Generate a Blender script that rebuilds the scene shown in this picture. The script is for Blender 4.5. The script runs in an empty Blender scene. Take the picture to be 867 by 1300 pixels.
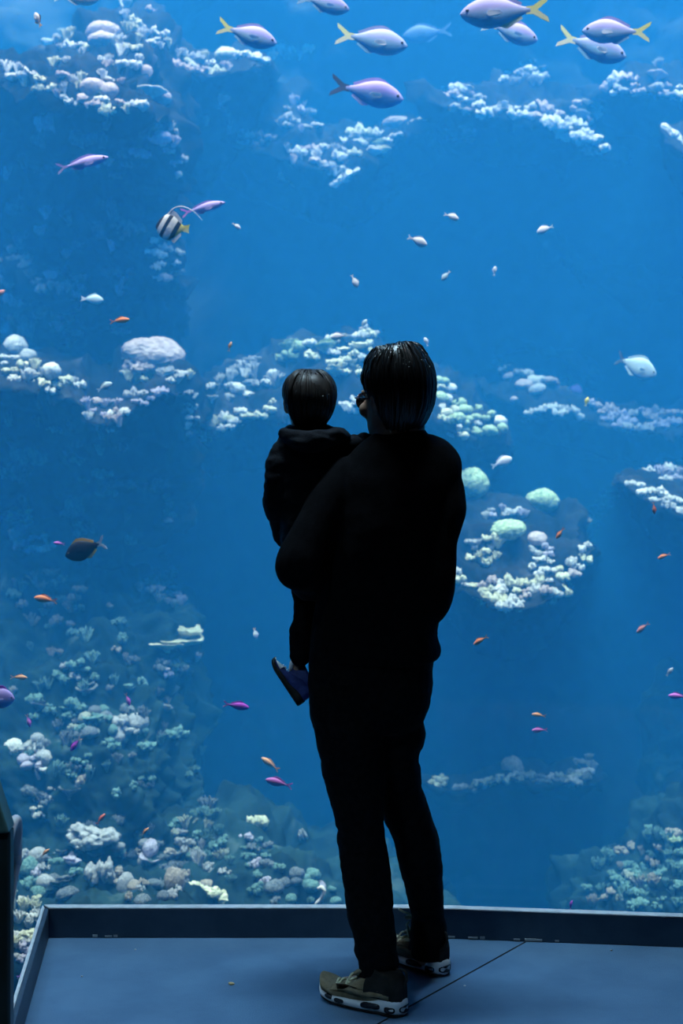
import bpy, bmesh, math, random
from mathutils import Vector, Matrix, Euler, noise
from mathutils.bvhtree import BVHTree

random.seed(7)
SC = bpy.context.scene
COL = SC.collection
F = 50.0 / 36.0 * 1300.0          # focal length in pixels of the 867x1300 frame
HY = 555.0                        # row of the horizon
EYE = 1.5                         # camera height


def P(px, py, Y):
    """World point seen at pixel (px, py) that stands Y metres in front of the camera."""
    return Vector(((px - 433.5) * Y / F, Y, EYE - (py - HY) * Y / F))


def M(px, Y):
    """Pixels to metres at distance Y."""
    return px * Y / F


# ------------------------------------------------------------------ materials
def new_mat(name):
    m = bpy.data.materials.new(name)
    m.use_nodes = True
    nt = m.node_tree
    nt.nodes.clear()
    out = nt.nodes.new('ShaderNodeOutputMaterial')
    return m, nt, out


def ramp(nt, fac, stops, interp='LINEAR'):
    r = nt.nodes.new('ShaderNodeValToRGB')
    r.color_ramp.interpolation = interp
    e = r.color_ramp.elements
    while len(e) < len(stops):
        e.new(0.5)
    for k, (p, c) in enumerate(stops):
        e[k].position = p
        e[k].color = (*c, 1.0)
    nt.links.new(fac, r.inputs[0])
    return r.outputs[0]


def noise_fac(nt, scale, detail=4, rough=0.55, coord='Object'):
    tc = nt.nodes.new('ShaderNodeTexCoord')
    n = nt.nodes.new('ShaderNodeTexNoise')
    n.inputs['Scale'].default_value = scale
    n.inputs['Detail'].default_value = detail
    n.inputs['Roughness'].default_value = rough
    nt.links.new(tc.outputs[coord], n.inputs['Vector'])
    return n.outputs['Fac']


def principled(nt, out, rough=0.7, spec=0.3, metal=0.0):
    b = nt.nodes.new('ShaderNodeBsdfPrincipled')
    b.inputs['Roughness'].default_value = rough
    b.inputs['Specular IOR Level'].default_value = spec
    b.inputs['Metallic'].default_value = metal
    nt.links.new(b.outputs[0], out.inputs[0])
    return b


def mottled(name, c1, c2, scale=8.0, rough=0.7, spec=0.3, metal=0.0, bump=0.0, bscale=None, lo=0.35, hi=0.65, c3=None, coord='Object'):
    m, nt, out = new_mat(name)
    b = principled(nt, out, rough, spec, metal)
    f = noise_fac(nt, scale, coord=coord)
    stops = [(lo, c1), (hi, c2)]
    if c3:
        stops.append((min(0.98, hi + 0.12), c3))
    nt.links.new(ramp(nt, f, stops), b.inputs['Base Color'])
    if bump:
        bp = nt.nodes.new('ShaderNodeBump')
        bp.inputs['Strength'].default_value = bump
        bp.inputs['Distance'].default_value = 0.02
        nt.links.new(noise_fac(nt, bscale or scale * 3, 6, 0.6, coord), bp.inputs['Height'])
        nt.links.new(bp.outputs[0], b.inputs['Normal'])
    return m


MAT = {}
MAT['floor'] = mottled('dark_rubber_floor', (.07, .15, .26), (.10, .20, .33), 5, 0.62, 0.35, bump=.25, bscale=260)
MAT['kerb'] = mottled('dark_painted_steel', (.03, .055, .09), (.05, .08, .12), 9, 0.5, 0.4, bump=.08, bscale=60)
MAT['kerb_lit_top'] = mottled('pale_lit_edge', (.55, .56, .58), (.72, .73, .74), 30, 0.45, 0.5)  # pale colour stands in for light falling on the kerb top
MAT['chip'] = mottled('scuffed_paint', (.35, .36, .38), (.5, .5, .5), 30, 0.7)
MAT['seam'] = mottled('floor_joint', (.01, .011, .013), (.02, .02, .024), 20, 0.9, 0.1)
MAT['post'] = mottled('dark_green_steel', (.012, .02, .02), (.02, .032, .032), 12, 0.35, 0.4)
MAT['railcap'] = mottled('green_brushed_rail', (.05, .11, .10), (.09, .16, .14), 14, 0.3, 0.5)
MAT['tube'] = mottled('grey_steel_tube', (.66, .66, .74), (.8, .8, .86), 10, 0.4, 0.5, 0.0)
MAT['crumb'] = mottled('orange_crumb', (.7, .45, .2), (.8, .6, .35), 90, 0.8)
MAT['speck'] = mottled('white_speck', (.6, .6, .6), (.75, .75, .75), 90, 0.8)

MAT['rock'] = mottled('reef_rock', (.005, .007, .010), (.018, .021, .027), 2.6, 0.95, 0.05, bump=.6, bscale=9, lo=.38, hi=.64, c3=(.085, .085, .09))
MAT['rock_green'] = mottled('algae_rock', (.005, .013, .016), (.016, .038, .040), 3.2, 0.95, 0.05, bump=.6, bscale=9, lo=.36, hi=.62, c3=(.09, .125, .12))
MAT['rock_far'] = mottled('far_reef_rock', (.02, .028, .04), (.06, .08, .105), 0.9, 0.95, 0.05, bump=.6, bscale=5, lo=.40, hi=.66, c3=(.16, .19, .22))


def coral(name, a, b, sc=5):
    m = mottled(name, a, b, sc, 0.9, 0.1, bump=.7, bscale=sc * 2.2, lo=.36, hi=.6)
    MAT[name] = m


coral('coral_white', (0.506, 0.478, 0.478), (0.791, 0.773, 0.754))
coral('coral_pink', (0.400, 0.304, 0.320), (0.592, 0.480, 0.480))
coral('coral_cream', (0.460, 0.442, 0.313), (0.754, 0.736, 0.570))
coral('coral_green', (0.208, 0.304, 0.192), (0.464, 0.544, 0.368))
coral('coral_lavender', (0.336, 0.288, 0.416), (0.560, 0.512, 0.624))
coral('coral_brown', (.24, .20, .18), (.44, .38, .34))
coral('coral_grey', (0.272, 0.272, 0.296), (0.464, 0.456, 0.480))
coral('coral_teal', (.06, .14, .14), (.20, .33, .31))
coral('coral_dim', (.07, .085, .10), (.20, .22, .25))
coral('coral_dimcream', (.22, .24, .20), (.42, .44, .38))  # darker cream, light lost with depth put into the colour
coral('coral_purple', (.40, .16, .62), (.72, .42, .86), 9)

MAT['skin'] = mottled('skin', (.42, .26, .18), (.5, .31, .22), 14, 0.55, 0.3)
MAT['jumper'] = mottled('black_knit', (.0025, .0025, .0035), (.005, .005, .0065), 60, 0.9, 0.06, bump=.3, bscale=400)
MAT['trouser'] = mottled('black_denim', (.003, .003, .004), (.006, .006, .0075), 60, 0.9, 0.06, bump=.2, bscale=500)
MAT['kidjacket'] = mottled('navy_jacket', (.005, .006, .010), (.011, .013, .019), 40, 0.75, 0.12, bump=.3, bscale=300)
MAT['kidtrouser'] = mottled('black_cotton', (.003, .003, .004), (.006, .006, .0075), 60, 0.9, 0.06)
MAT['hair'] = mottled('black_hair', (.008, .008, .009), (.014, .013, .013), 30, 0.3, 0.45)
MAT['kidhair'] = mottled('dark_brown_hair', (.02, .016, .015), (.055, .044, .04), 30, 0.42, 0.35)
MAT['glasses'] = mottled('dark_red_plastic', (.05, .008, .01), (.09, .012, .016), 20, 0.25, 0.5)
MAT['lens'] = mottled('dark_lens', (.01, .01, .012), (.02, .02, .024), 4, 0.08, 0.5)
MAT['eye'] = mottled('eye', (.02, .015, .012), (.05, .03, .02), 20, 0.15, 0.5)
MAT['lip'] = mottled('lip', (.35, .15, .12), (.4, .18, .15), 20, 0.5)
MAT['leather'] = mottled('olive_suede', (.17, .13, .075), (.30, .235, .15), 26, 0.75, 0.25, bump=.3, bscale=160)
MAT['leather_dark'] = mottled('dark_suede', (.010, .010, .009), (.024, .022, .02), 26, 0.85, 0.2)
MAT['midsole'] = mottled('white_foam', (.66, .66, .68), (.8, .8, .82), 10, 0.6, 0.3)
MAT['outsole'] = mottled('black_rubber', (.008, .008, .009), (.015, .015, .016), 20, 0.7, 0.3)
MAT['lace'] = mottled('khaki_lace', (.6, .56, .36), (.8, .75, .5), 80, 0.8)
MAT['window'] = mottled('dark_air_window', (.012, .014, .02), (.02, .022, .03), 20, 0.2, 0.5)
MAT['kidshoe'] = mottled('navy_mesh', (.02, .035, .16), (.03, .055, .23), 70, 0.6, 0.3)
MAT['kidwhite'] = mottled('white_leather', (.8, .8, .85), (.88, .88, .9), 30, 0.5, 0.3)


def fishmat(name, back, belly, rough=.55, lo=-.06, hi=.06, scale_noise=30):
    m, nt, out = new_mat(name)
    b = principled(nt, out, rough, .25)
    tc = nt.nodes.new('ShaderNodeTexCoord')
    sx = nt.nodes.new('ShaderNodeSeparateXYZ')
    nt.links.new(tc.outputs['Object'], sx.inputs[0])
    mr = nt.nodes.new('ShaderNodeMapRange')
    mr.inputs['From Min'].default_value = lo
    mr.inputs['From Max'].default_value = hi
    nt.links.new(sx.outputs['Z'], mr.inputs['Value'])
    add = nt.nodes.new('ShaderNodeMath')
    add.operation = 'MULTIPLY_ADD'
    nt.links.new(noise_fac(nt, scale_noise), add.inputs[0])
    add.inputs[1].default_value = .3
    nt.links.new(mr.outputs[0], add.inputs[2])
    sub = nt.nodes.new('ShaderNodeMath')
    sub.operation = 'SUBTRACT'
    nt.links.new(add.outputs[0], sub.inputs[0])
    sub.inputs[1].default_value = .15
    nt.links.new(ramp(nt, sub.outputs[0], [(.1, belly), (.9, back)]), b.inputs['Base Color'])
    MAT[name] = m
    return m


fishmat('f_blue', (.36, .34, .72), (.34, .60, .84))
fishmat('f_bluedk', (.32, .36, .68), (.26, .54, .78))
fishmat('f_lilac', (.42, .34, .82), (.62, .56, .95))
fishmat('f_snapper', (.44, .34, .80), (.22, .46, .80))
fishmat('f_violet', (.48, .08, .70), (.60, .20, .80))
fishmat('f_magenta', (.80, .26, .95), (.85, .42, .95))
fishmat('f_plum', (.60, .20, .66), (.75, .42, .72))
fishmat('f_orange', (.98, .34, .16), (.98, .52, .34))
fishmat('f_peach', (.95, .50, .30), (.95, .70, .50))
fishmat('f_red', (.92, .24, .20), (.95, .40, .34))
fishmat('f_rose', (.72, .32, .34), (.80, .48, .46))
fishmat('f_white', (.72, .74, .84), (.82, .84, .88))
fishmat('f_pale', (.46, .62, .72), (.55, .72, .78))
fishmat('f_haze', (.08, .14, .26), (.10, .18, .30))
fishmat('f_black', (.008, .010, .016), (.012, .014, .02))
fishmat('f_yellow', (.95, .88, .22), (.88, .84, .42))
fishmat('f_yellowpale', (.9, .9, .42), (.86, .86, .6))
fishmat('f_amber', (.95, .55, .12), (.95, .62, .2))
fishmat('f_silver', (.5, .56, .7), (.62, .7, .8))
fishmat('f_dark', (.05, .06, .11), (.08, .1, .18))


def stripes():
    m, nt, out = new_mat('f_banded')
    b = principled(nt, out, .55, .25)
    tc = nt.nodes.new('ShaderNodeTexCoord')
    sx = nt.nodes.new('ShaderNodeSeparateXYZ')
    nt.links.new(tc.outputs['Object'], sx.inputs[0])
    ma = nt.nodes.new('ShaderNodeMath')
    ma.operation = 'MULTIPLY_ADD'
    nt.links.new(sx.outputs['Z'], ma.inputs[0])
    ma.inputs[1].default_value = .45
    nt.links.new(sx.outputs['X'], ma.inputs[2])
    mr = nt.nodes.new('ShaderNodeMapRange')
    mr.inputs['From Min'].default_value = -.5
    mr.inputs['From Max'].default_value = .5
    nt.links.new(ma.outputs[0], mr.inputs['Value'])
    w, k, y = (.85, .87, .9), (.015, .018, .03), (.85, .75, .2)
    nt.links.new(ramp(nt, mr.outputs[0], [(0, y), (.30, k), (.44, w), (.64, k), (.76, w), (.90, k)], 'CONSTANT'), b.inputs['Base Color'])
    MAT['f_banded'] = m


stripes()


# ------------------------------------------------------------------ mesh helpers
def link(name, bm, mat, parent=None, smooth=True):
    me = bpy.data.meshes.new(name)
    bmesh.ops.recalc_face_normals(bm, faces=bm.faces[:])
    bm.to_mesh(me)
    bm.free()
    me.materials.append(mat)
    if smooth:
        me.polygons.foreach_set('use_smooth', [True] * len(me.polygons))
    o = bpy.data.objects.new(name, me)
    COL.objects.link(o)
    if parent:
        o.parent = parent
    return o


def tag(o, label=None, cat=None, group=None, kind=None):
    if label:
        o['label'] = label
    if cat:
        o['category'] = cat
    if group:
        o['group'] = group
    if kind:
        o['kind'] = kind
    return o


def empty(name, loc=(0, 0, 0)):
    o = bpy.data.objects.new(name, None)
    COL.objects.link(o)
    o.location = loc
    return o


def loft(bm, rings, cap=True):
    """Skin a list of equally long closed rings of points."""
    vr = [[bm.verts.new(p) for p in r] for r in rings]
    n = len(vr[0])
    for a, b in zip(vr, vr[1:]):
        for k in range(n):
            bm.faces.new((a[k], a[(k + 1) % n], b[(k + 1) % n], b[k]))
    if cap:
        for r in (vr[0], vr[-1]):
            c = Vector((0, 0, 0))
            for v in r:
                c += v.co
            cv = bm.verts.new(c / n)
            for k in range(n):
                bm.faces.new((r[k], r[(k + 1) % n], cv))
    return vr


def catmull(pts, per=6):
    """Smooth path through tuples of floats."""
    if len(pts) < 3:
        a, b = pts[0], pts[-1]
        return [tuple(x + (y - x) * k / per for x, y in zip(a, b)) for k in range(per + 1)]
    q = [tuple(2 * a - b for a, b in zip(pts[0], pts[1]))] + list(pts) + [tuple(2 * a - b for a, b in zip(pts[-1], pts[-2]))]
    out = []
    for i in range(1, len(q) - 2):
        for k in range(per):
            t = k / per
            out.append(tuple(.5 * (2 * p1 + (p2 - p0) * t + (2 * p0 - 5 * p1 + 4 * p2 - p3) * t * t + (3 * p1 - p0 - 3 * p2 + p3) * t ** 3)
                             for p0, p1, p2, p3 in zip(q[i - 1], q[i], q[i + 1], q[i + 2])))
    out.append(tuple(pts[-1]))
    return out


def tube(bm, pts, per=6, n=12, flat=None, smooth=True):
    """Rounded tube through (x, y, z, r); flat = (axis vector, factor) squashes the section."""
    path = catmull([tuple(p) for p in pts], per) if smooth else [tuple(p) for p in pts]
    C = [Vector(p[:3]) for p in path]
    R = [max(1e-4, p[3]) for p in path]
    # rounded ends
    d0 = (C[0] - C[1]).normalized()
    d1 = (C[-1] - C[-2]).normalized()
    ext0 = [(C[0] + d0 * R[0] * s, R[0] * c) for s, c in ((.94, .34), (.7, .71), (.38, .92))]
    ext1 = [(C[-1] + d1 * R[-1] * s, R[-1] * c) for s, c in ((.38, .92), (.7, .71), (.94, .34))]
    seq = ext0 + list(zip(C, R)) + ext1
    rings = []
    up = None
    for i, (c, r) in enumerate(seq):
        a = seq[max(0, i - 1)][0]
        b = seq[min(len(seq) - 1, i + 1)][0]
        t = (b - a).normalized()
        if up is None:
            up = t.orthogonal().normalized()
        else:
            up = (up - t * up.dot(t))
            up = up.normalized() if up.length > 1e-6 else t.orthogonal().normalized()
        s = t.cross(up)
        ring = []
        for k in range(n):
            an = 2 * math.pi * k / n
            off = (up * math.cos(an) + s * math.sin(an)) * r
            if flat:
                ax = flat[0].normalized()
                off -= ax * off.dot(ax) * (1 - flat[1])
            ring.append(c + off)
        rings.append(ring)
    loft(bm, rings)


def ball(bm, c, r, sub=3, sx=1, sy=1, sz=1, rot=None):
    m = Matrix.Translation(c)
    if rot:
        m = m @ rot.to_matrix().to_4x4()
    m = m @ Matrix.Diagonal((r * sx, r * sy, r * sz, 1))
    return bmesh.ops.create_icosphere(bm, subdivisions=sub, radius=1, matrix=m)['verts']


def prism(bm, pts, ax, th):
    """Closed slab: outline pts thickened by th along ax."""
    ax = Vector(ax).normalized() * th / 2
    a = [bm.verts.new(Vector(p) + ax) for p in pts]
    b = [bm.verts.new(Vector(p) - ax) for p in pts]
    n = len(pts)
    bm.faces.new(a)
    bm.faces.new(b[::-1])
    for k in range(n):
        bm.faces.new((a[k], b[k], b[(k + 1) % n], a[(k + 1) % n]))


def fbm(p, octv=4):
    return noise.fractal(p, 1.0, 2.0, octv)


def displace(bm, fn):
    bm.normal_update()
    off = [(v, v.normal * fn(v.co)) for v in bm.verts]
    for v, d in off:
        v.co += d


def remesh(bm, voxel, smooth_iter=3, fn=None):
    """Fuse overlapping closed shells into one continuous surface."""
    me = bpy.data.meshes.new('tmp')
    bmesh.ops.recalc_face_normals(bm, faces=bm.faces[:])
    bm.to_mesh(me)
    bm.free()
    o = bpy.data.objects.new('tmp', me)
    COL.objects.link(o)
    r = o.modifiers.new('r', 'REMESH')
    r.mode = 'VOXEL'
    r.voxel_size = voxel
    if smooth_iter:
        s = o.modifiers.new('s', 'SMOOTH')
        s.iterations = smooth_iter
        s.factor = .5
    dg = bpy.context.evaluated_depsgraph_get()
    nm = bpy.data.meshes.new_from_object(o.evaluated_get(dg))
    bpy.data.objects.remove(o)
    bpy.data.meshes.remove(me)
    b2 = bmesh.new()
    b2.from_mesh(nm)
    bpy.data.meshes.remove(nm)
    if fn:
        displace(b2, fn)
    return b2


# ------------------------------------------------------------------ camera
cam = bpy.data.cameras.new('camera')
cam.sensor_fit = 'VERTICAL'
cam.sensor_height = 36
cam.lens = 50
cam.shift_y = -(650 - HY) / 1300
cam.dof.use_dof = True
cam.dof.focus_distance = 3.85
cam.dof.aperture_fstop = 5.0
co = bpy.data.objects.new('camera', cam)
co.location = (0, 0, EYE)
co.rotation_euler = (math.pi / 2, 0, 0)
COL.objects.link(co)
SC.camera = co

# ------------------------------------------------------------------ world, lamps, water
w = bpy.data.worlds.new('world')
SC.world = w
w.use_nodes = True
w.node_tree.nodes['Background'].inputs[0].default_value = (.5, .6, .8, 1)
w.node_tree.nodes['Background'].inputs[1].default_value = 0.0006
SC.view_settings.view_transform = 'Standard'
SC.view_settings.look = 'None'
SC.view_settings.gamma = 1
SC.view_settings.use_curve_mapping = False
SC.view_settings.exposure = 0.0
SC.cycles.use_denoising = True
SC.cycles.max_bounces = 6
SC.cycles.diffuse_bounces = 2
SC.cycles.glossy_bounces = 2
SC.cycles.transparent_max_bounces = 12
SC.cycles.volume_bounces = 2
SC.cycles.sample_clamp_indirect = 6
SC.cycles.caustics_reflective = False
SC.cycles.caustics_refractive = False


def area(name, loc, sx, sy, power, color, rot=(0, 0, 0), spread=180):
    l = bpy.data.lights.new(name, 'AREA')
    l.shape = 'RECTANGLE'
    l.size, l.size_y = sx, sy
    l.energy = power
    l.color = color
    l.spread = math.radians(spread)
    o = bpy.data.objects.new(name, l)
    o.location = loc
    o.rotation_euler = rot
    COL.objects.link(o)
    return o


sun = bpy.data.lights.new('tank_skylight', 'SUN')
sun.energy = 38.5
sun.color = (.92, .62, .53)
sun.angle = math.radians(50)
so = bpy.data.objects.new('tank_skylight', sun)
so.location = (0, 9, 14)
so.rotation_euler = (math.radians(8), 0, 0)
COL.objects.link(so)
area('platform_fill', (-.35, 4.2, 7.4), 2.6, .2, 140, (.50, .80, 1.0), spread=110)  # added fill light, brightens floor, hair and shoes from above
sp_ = bpy.data.lights.new('floor_fill_spot', 'SPOT')  # added fill, unseen, lifts only the floor and feet
sp_.energy = 480
sp_.color = (.42, .74, 1.0)
sp_.spot_size = math.radians(21)
sp_.spot_blend = 1.0
sp_.shadow_soft_size = .25
spo = bpy.data.objects.new('floor_fill_spot', sp_)
spo.location = (-2.6, -.2, 6.4)
spo.rotation_euler = (Vector((-.22, 3.62, -.25)) - spo.location).to_track_quat('-Z', 'Y').to_euler()
COL.objects.link(spo)


KX = .251                                   # where the kerb bends
SL = (4.18 - 4.26) / (1.003 - .251)


def front(x, y0):
    return y0 if x < KX else y0 + (x - KX) * SL


def slab(bm, outline, z0, z1):
    a = [bm.verts.new((x, y, z0)) for x, y in outline]
    b = [bm.verts.new((x, y, z1)) for x, y in outline]
    n = len(outline)
    bm.faces.new(a)
    bm.faces.new(b)
    for k in range(n):
        bm.faces.new((a[k], a[(k + 1) % n], b[(k + 1) % n], b[k]))


m, nt, out = new_mat('sea_water')
vs = nt.nodes.new('ShaderNodeVolumeScatter')
va = nt.nodes.new('ShaderNodeVolumeAbsorption')
ad = nt.nodes.new('ShaderNodeAddShader')
SS = (.0024, .0305, .0785)                     # scattering per metre
AA = (.125, .044, .001)                     # absorption per metre
ds = max(SS)
vs.inputs['Color'].default_value = (*[c / ds for c in SS], 1)
vs.inputs['Density'].default_value = ds
vs.inputs['Anisotropy'].default_value = 0.0
da = max(AA) / .9
va.inputs['Color'].default_value = (*[1 - c / da for c in AA], 1)
va.inputs['Density'].default_value = da
nt.links.new(vs.outputs[0], ad.inputs[0])
nt.links.new(va.outputs[0], ad.inputs[1])
nt.links.new(ad.outputs[0], out.inputs['Volume'])
bm = bmesh.new()
slab(bm, [(-8, 4.40), (KX, 4.40), (8, front(8, 4.40)), (8, 17), (-8, 17)], -5, 8.2)
water = link('water', bm, m, smooth=False)
tag(water, 'clear blue sea water filling the reef tank', 'water', kind='structure')

m, nt, out = new_mat('acrylic_pane')
tr = nt.nodes.new('ShaderNodeBsdfTransparent')
tr.inputs[0].default_value = (.985, .99, .995, 1)
gl = nt.nodes.new('ShaderNodeBsdfGlossy')
gl.inputs['Roughness'].default_value = 0.02
fr = nt.nodes.new('ShaderNodeFresnel')
fr.inputs[0].default_value = 1.2
mx = nt.nodes.new('ShaderNodeMixShader')
nt.links.new(fr.outputs[0], mx.inputs[0])
nt.links.new(tr.outputs[0], mx.inputs[1])
nt.links.new(gl.outputs[0], mx.inputs[2])
nt.links.new(mx.outputs[0], out.inputs[0])
bm = bmesh.new()
slab(bm, [(-6, 4.33), (KX, 4.33), (6, front(6, 4.33)), (6, front(6, 4.38)), (KX, 4.38), (-6, 4.38)], -4.6, 7.6)
pane = link('window_1', bm, m, smooth=False)
tag(pane, 'clear acrylic viewing window of the reef tank', 'window', kind='structure')

# ------------------------------------------------------------------ visitors' side: ceiling and the wall over the window
MAT['plaster'] = mottled('dark_plaster', (.03, .03, .035), (.05, .05, .055), 4, .9, .1)
bm = bmesh.new()
slab(bm, [(-6, -3), (-6, 4.32), (KX, 4.32), (6, front(6, 4.32)), (6, -3)], 7.62, 7.8)
tag(link('ceiling', bm, MAT['plaster'], smooth=False), 'dark ceiling of the viewing hall', 'ceiling', kind='structure')

# ------------------------------------------------------------------ platform
LX0, LY0 = -.877, 4.26                      # inner far left corner
LS = (-.81 + .877) / (3.635 - 4.26)         # run of the left kerb


def left(y, off=0):
    return LX0 + (y - LY0) * LS - off


bm = bmesh.new()
slab(bm, [(left(.6), .6), (left(4.29), 4.29), (KX, 4.29), (1.9, front(1.9, 4.29)), (1.9, .6)], -.16, 0)
fl = link('floor', bm, MAT['floor'], smooth=False)
tag(fl, 'dark blue grey rubber floor of the viewing platform', 'floor', kind='structure')


def strip(path_in, path_out, z0, z1, name, mat):
    bm = bmesh.new()
    slab(bm, path_in + path_out[::-1], z0, z1)
    o = link(name, bm, mat, smooth=False)
    bv = o.modifiers.new('b', 'BEVEL')
    bv.width = .003
    bv.segments = 2
    return o


kh = .087
fi = [(LX0, 4.26), (KX, 4.26), (1.9, front(1.9, 4.26))]
fo = [(LX0 - .022, 4.288), (KX, 4.288), (1.9, front(1.9, 4.288))]
tag(strip(fi, fo, 0, kh, 'trim_1', MAT['kerb']), 'low dark kerb along the tank window', 'kerb', kind='structure')
tag(strip([(x, y - .001) for x, y in fi], [(x, y + .001) for x, y in fo], kh, kh + .005, 'trim_2', MAT['kerb_lit_top']),
    'top edge of the window kerb, coloured pale as lit', 'kerb', kind='structure')
li = [(left(.6), .6), (left(4.26), 4.26)]
lo_ = [(left(.6, .022), .6), (left(4.288, .022), 4.288)]
tag(strip(li, lo_, -.01, kh, 'trim_3', MAT['kerb']), 'low dark kerb along the open side of the platform', 'kerb', kind='structure')
tag(strip([(left(.6, .012), .6), (left(4.26, .012), 4.26)], lo_, kh, kh + .005, 'trim_4', MAT['kerb_lit_top']),
    'top edge of the side kerb, coloured pale as lit', 'kerb', kind='structure')

# joint in the floor covering, paint scuffs at the kerb foot
a = P(667, 1196, F * EYE / (1196 - HY))
b = P(480, 1300, F * EYE / (1300 - HY))
d = (b - a).normalized()
s = Vector((-d.y, d.x, 0)) * .0022
b = a + d * 2.2
bm = bmesh.new()
slab(bm, [(a + s)[:2], (b + s)[:2], (b - s)[:2], (a - s)[:2]], -.002, .0012)
tag(link('trim_5', bm, MAT['seam'], smooth=False), 'dark joint line across the platform floor', 'floor joint', kind='structure')
bm = bmesh.new()
for px, wd in ((573, 9), (600, 12), (612, 6), (655, 8), (672, 14), (682, 9), (705, 5), (120, 6), (137, 9), (146, 5)):
    x = (px - 433.5) * 4.25 / F
    y = front(x, 4.2595)
    ww = M(wd, 4.25) / 2
    slab(bm, [(x - ww, y - .0016), (x + ww, y - .0016 + SL * ww * (x > KX)), (x + ww, y + .001), (x - ww, y + .001)], .003, .008 + random.random() * .004)
tag(link('trim_6', bm, MAT['chip'], smooth=False), 'scuffed pale paint along the foot of the kerb', 'kerb', kind='structure')


def floor_at(px, py):
    p = P(px, py, F * EYE / (py - HY))
    p.z = 0
    return p


bm = bmesh.new()
vv = ball(bm, (0, 0, .003), .008, 2, 1.1, .7, .5)
displace(bm, lambda c: .002 * noise.noise(c * 300))
o = link('crumb', bm, MAT['crumb'])
o.location = floor_at(294, 1250)
tag(o, 'tiny orange crumb lying on the dark platform floor', 'crumb')
for px, py in ((104, 1240), (172, 1206), (776, 1207), (590, 1252)):
    bm = bmesh.new()
    ball(bm, (0, 0, .0015), .0028, 2, 1.2, .8, .6)
    displace(bm, lambda c: .0006 * noise.noise(c * 900))
    o = link('fluff_speck', bm, MAT['speck'])
    o.location = floor_at(px, py)
    tag(o, 'tiny white speck lying on the dark platform floor', 'speck', 'white specks on the platform floor')

# ------------------------------------------------------------------ handrail at the left edge
RY = 2.95
rail = empty('handrail', (P(4, 1300, RY).x, RY, -.15))
tag(rail, 'dark green handrail post with grey tube at the left edge', 'handrail')


def child_of(o, root):
    o.parent = root
    o.matrix_parent_inverse = Matrix.Translation(root.location).inverted()
    return o


bm = bmesh.new()
x0, x1 = P(-14, 0, RY).x, P(15.5, 0, RY).x
zt = P(0, 1052, RY).z
slab(bm, [(x0, RY - .02), (x1, RY - .02), (x1, RY + .02), (x0, RY + .02)], -.15, zt)
o = link('post', bm, MAT['post'], smooth=False)
bv = o.modifiers.new('b', 'BEVEL'); bv.width = .006; bv.segments = 3
child_of(o, rail)
bm = bmesh.new()
prism(bm, [P(-30, 950, RY), P(-6, 985, RY), P(4, 1018, RY), P(13.5, 1046, RY), P(15.5, 1053, RY), P(-20, 1056, RY), P(-40, 1000, RY)], (0, 1, 0), .06)
o = link('top_rail', bm, MAT['railcap'], smooth=False)
bv = o.modifiers.new('b', 'BEVEL'); bv.width = .006; bv.segments = 3
child_of(o, rail)
bm = bmesh.new()
TY = 3.02
pts = [P(10, 1075, TY - .04), P(15, 1052, TY - .02), P(20, 1041, TY), P(22, 1052, TY + .01), P(21.2, 1075, TY + .01), P(20.6, 1092, TY + .01), P(18, 1112, TY), P(15, 1135, TY - .01), P(12, 1160, TY - .02)]
rr = [5.5, 6, 6.8, 6.6, 6.6, 6.8, 5.6, 4.6, 4]
tube(bm, [(*p, M(r, TY)) for p, r in zip(pts, rr)], 6, 16)
o = link('tube_rail', bm, MAT['tube'])
child_of(o, rail)
bm = bmesh.new()
c = P(20.6, 1092, TY + .01)
tube(bm, [(c.x, c.y, c.z - .006, M(7.4, TY)), (c.x, c.y, c.z + .006, M(7.4, TY))], 2, 16)
o = link('tube_collar', bm, MAT['tube'])
child_of(o, rail)

# ------------------------------------------------------------------ reef rock
ROCKV, ROCKF = [], []


def remember(o):
    b = len(ROCKV)
    ROCKV.extend(v.co.copy() for v in o.data.vertices)
    ROCKF.extend(tuple(b + i for i in p.vertices) for p in o.data.polygons)


def rough(seed, amp):
    s = Vector((seed * 3.1, seed * 1.7, seed * 2.3))

    def f(c):
        q = c + s
        v = noise.voronoi(q * 5.5)[0]
        return amp * (1.3 * fbm(q * 1.7, 3) + .6 * fbm(q * 4.5, 4) + .6 * (.35 - v[0]) + .2 * fbm(q * 14, 3))
    return f


def wall(name, x0, x1, z0, z1, step, Yf, mat, label):
    bm = bmesh.new()
    nx, nz = int((x1 - x0) / step), int((z1 - z0) / step)
    g = []
    for j in range(nz + 1):
        row = []
        for i in range(nx + 1):
            x, z = x0 + (x1 - x0) * i / nx, z0 + (z1 - z0) * j / nz
            row.append(bm.verts.new((x, Yf(x, z), z)))
        g.append(row)
    for j in range(nz):
        for i in range(nx):
            bm.faces.new((g[j][i], g[j][i + 1], g[j + 1][i + 1], g[j + 1][i]))
    bmesh.ops.recalc_face_normals(bm, faces=bm.faces[:])
    o = link(name, bm, mat)
    tag(o, label, 'rock wall', kind='structure')
    remember(o)
    return o


def back_y(x, z):
    p = Vector((x, 0, z))
    v = 12.6 + 1.1 * fbm(p * .45 + Vector((3, 0, 1)), 3) + .35 * fbm(p * 1.5, 3) + .16 * fbm(p * 4.5, 3)
    v -= .75 * math.exp(-((x - 1.4 + .3 * z) / 1.1) ** 2) * math.exp(-((z - 1.0) / 1.8) ** 2)
    v -= max(0, (-z - .6)) * .75
    return v


wall('wall_back', -6, 6, -4.6, 7.9, .075, back_y, MAT['rock_far'], 'far blue rock wall at the back of the reef tank')


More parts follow.
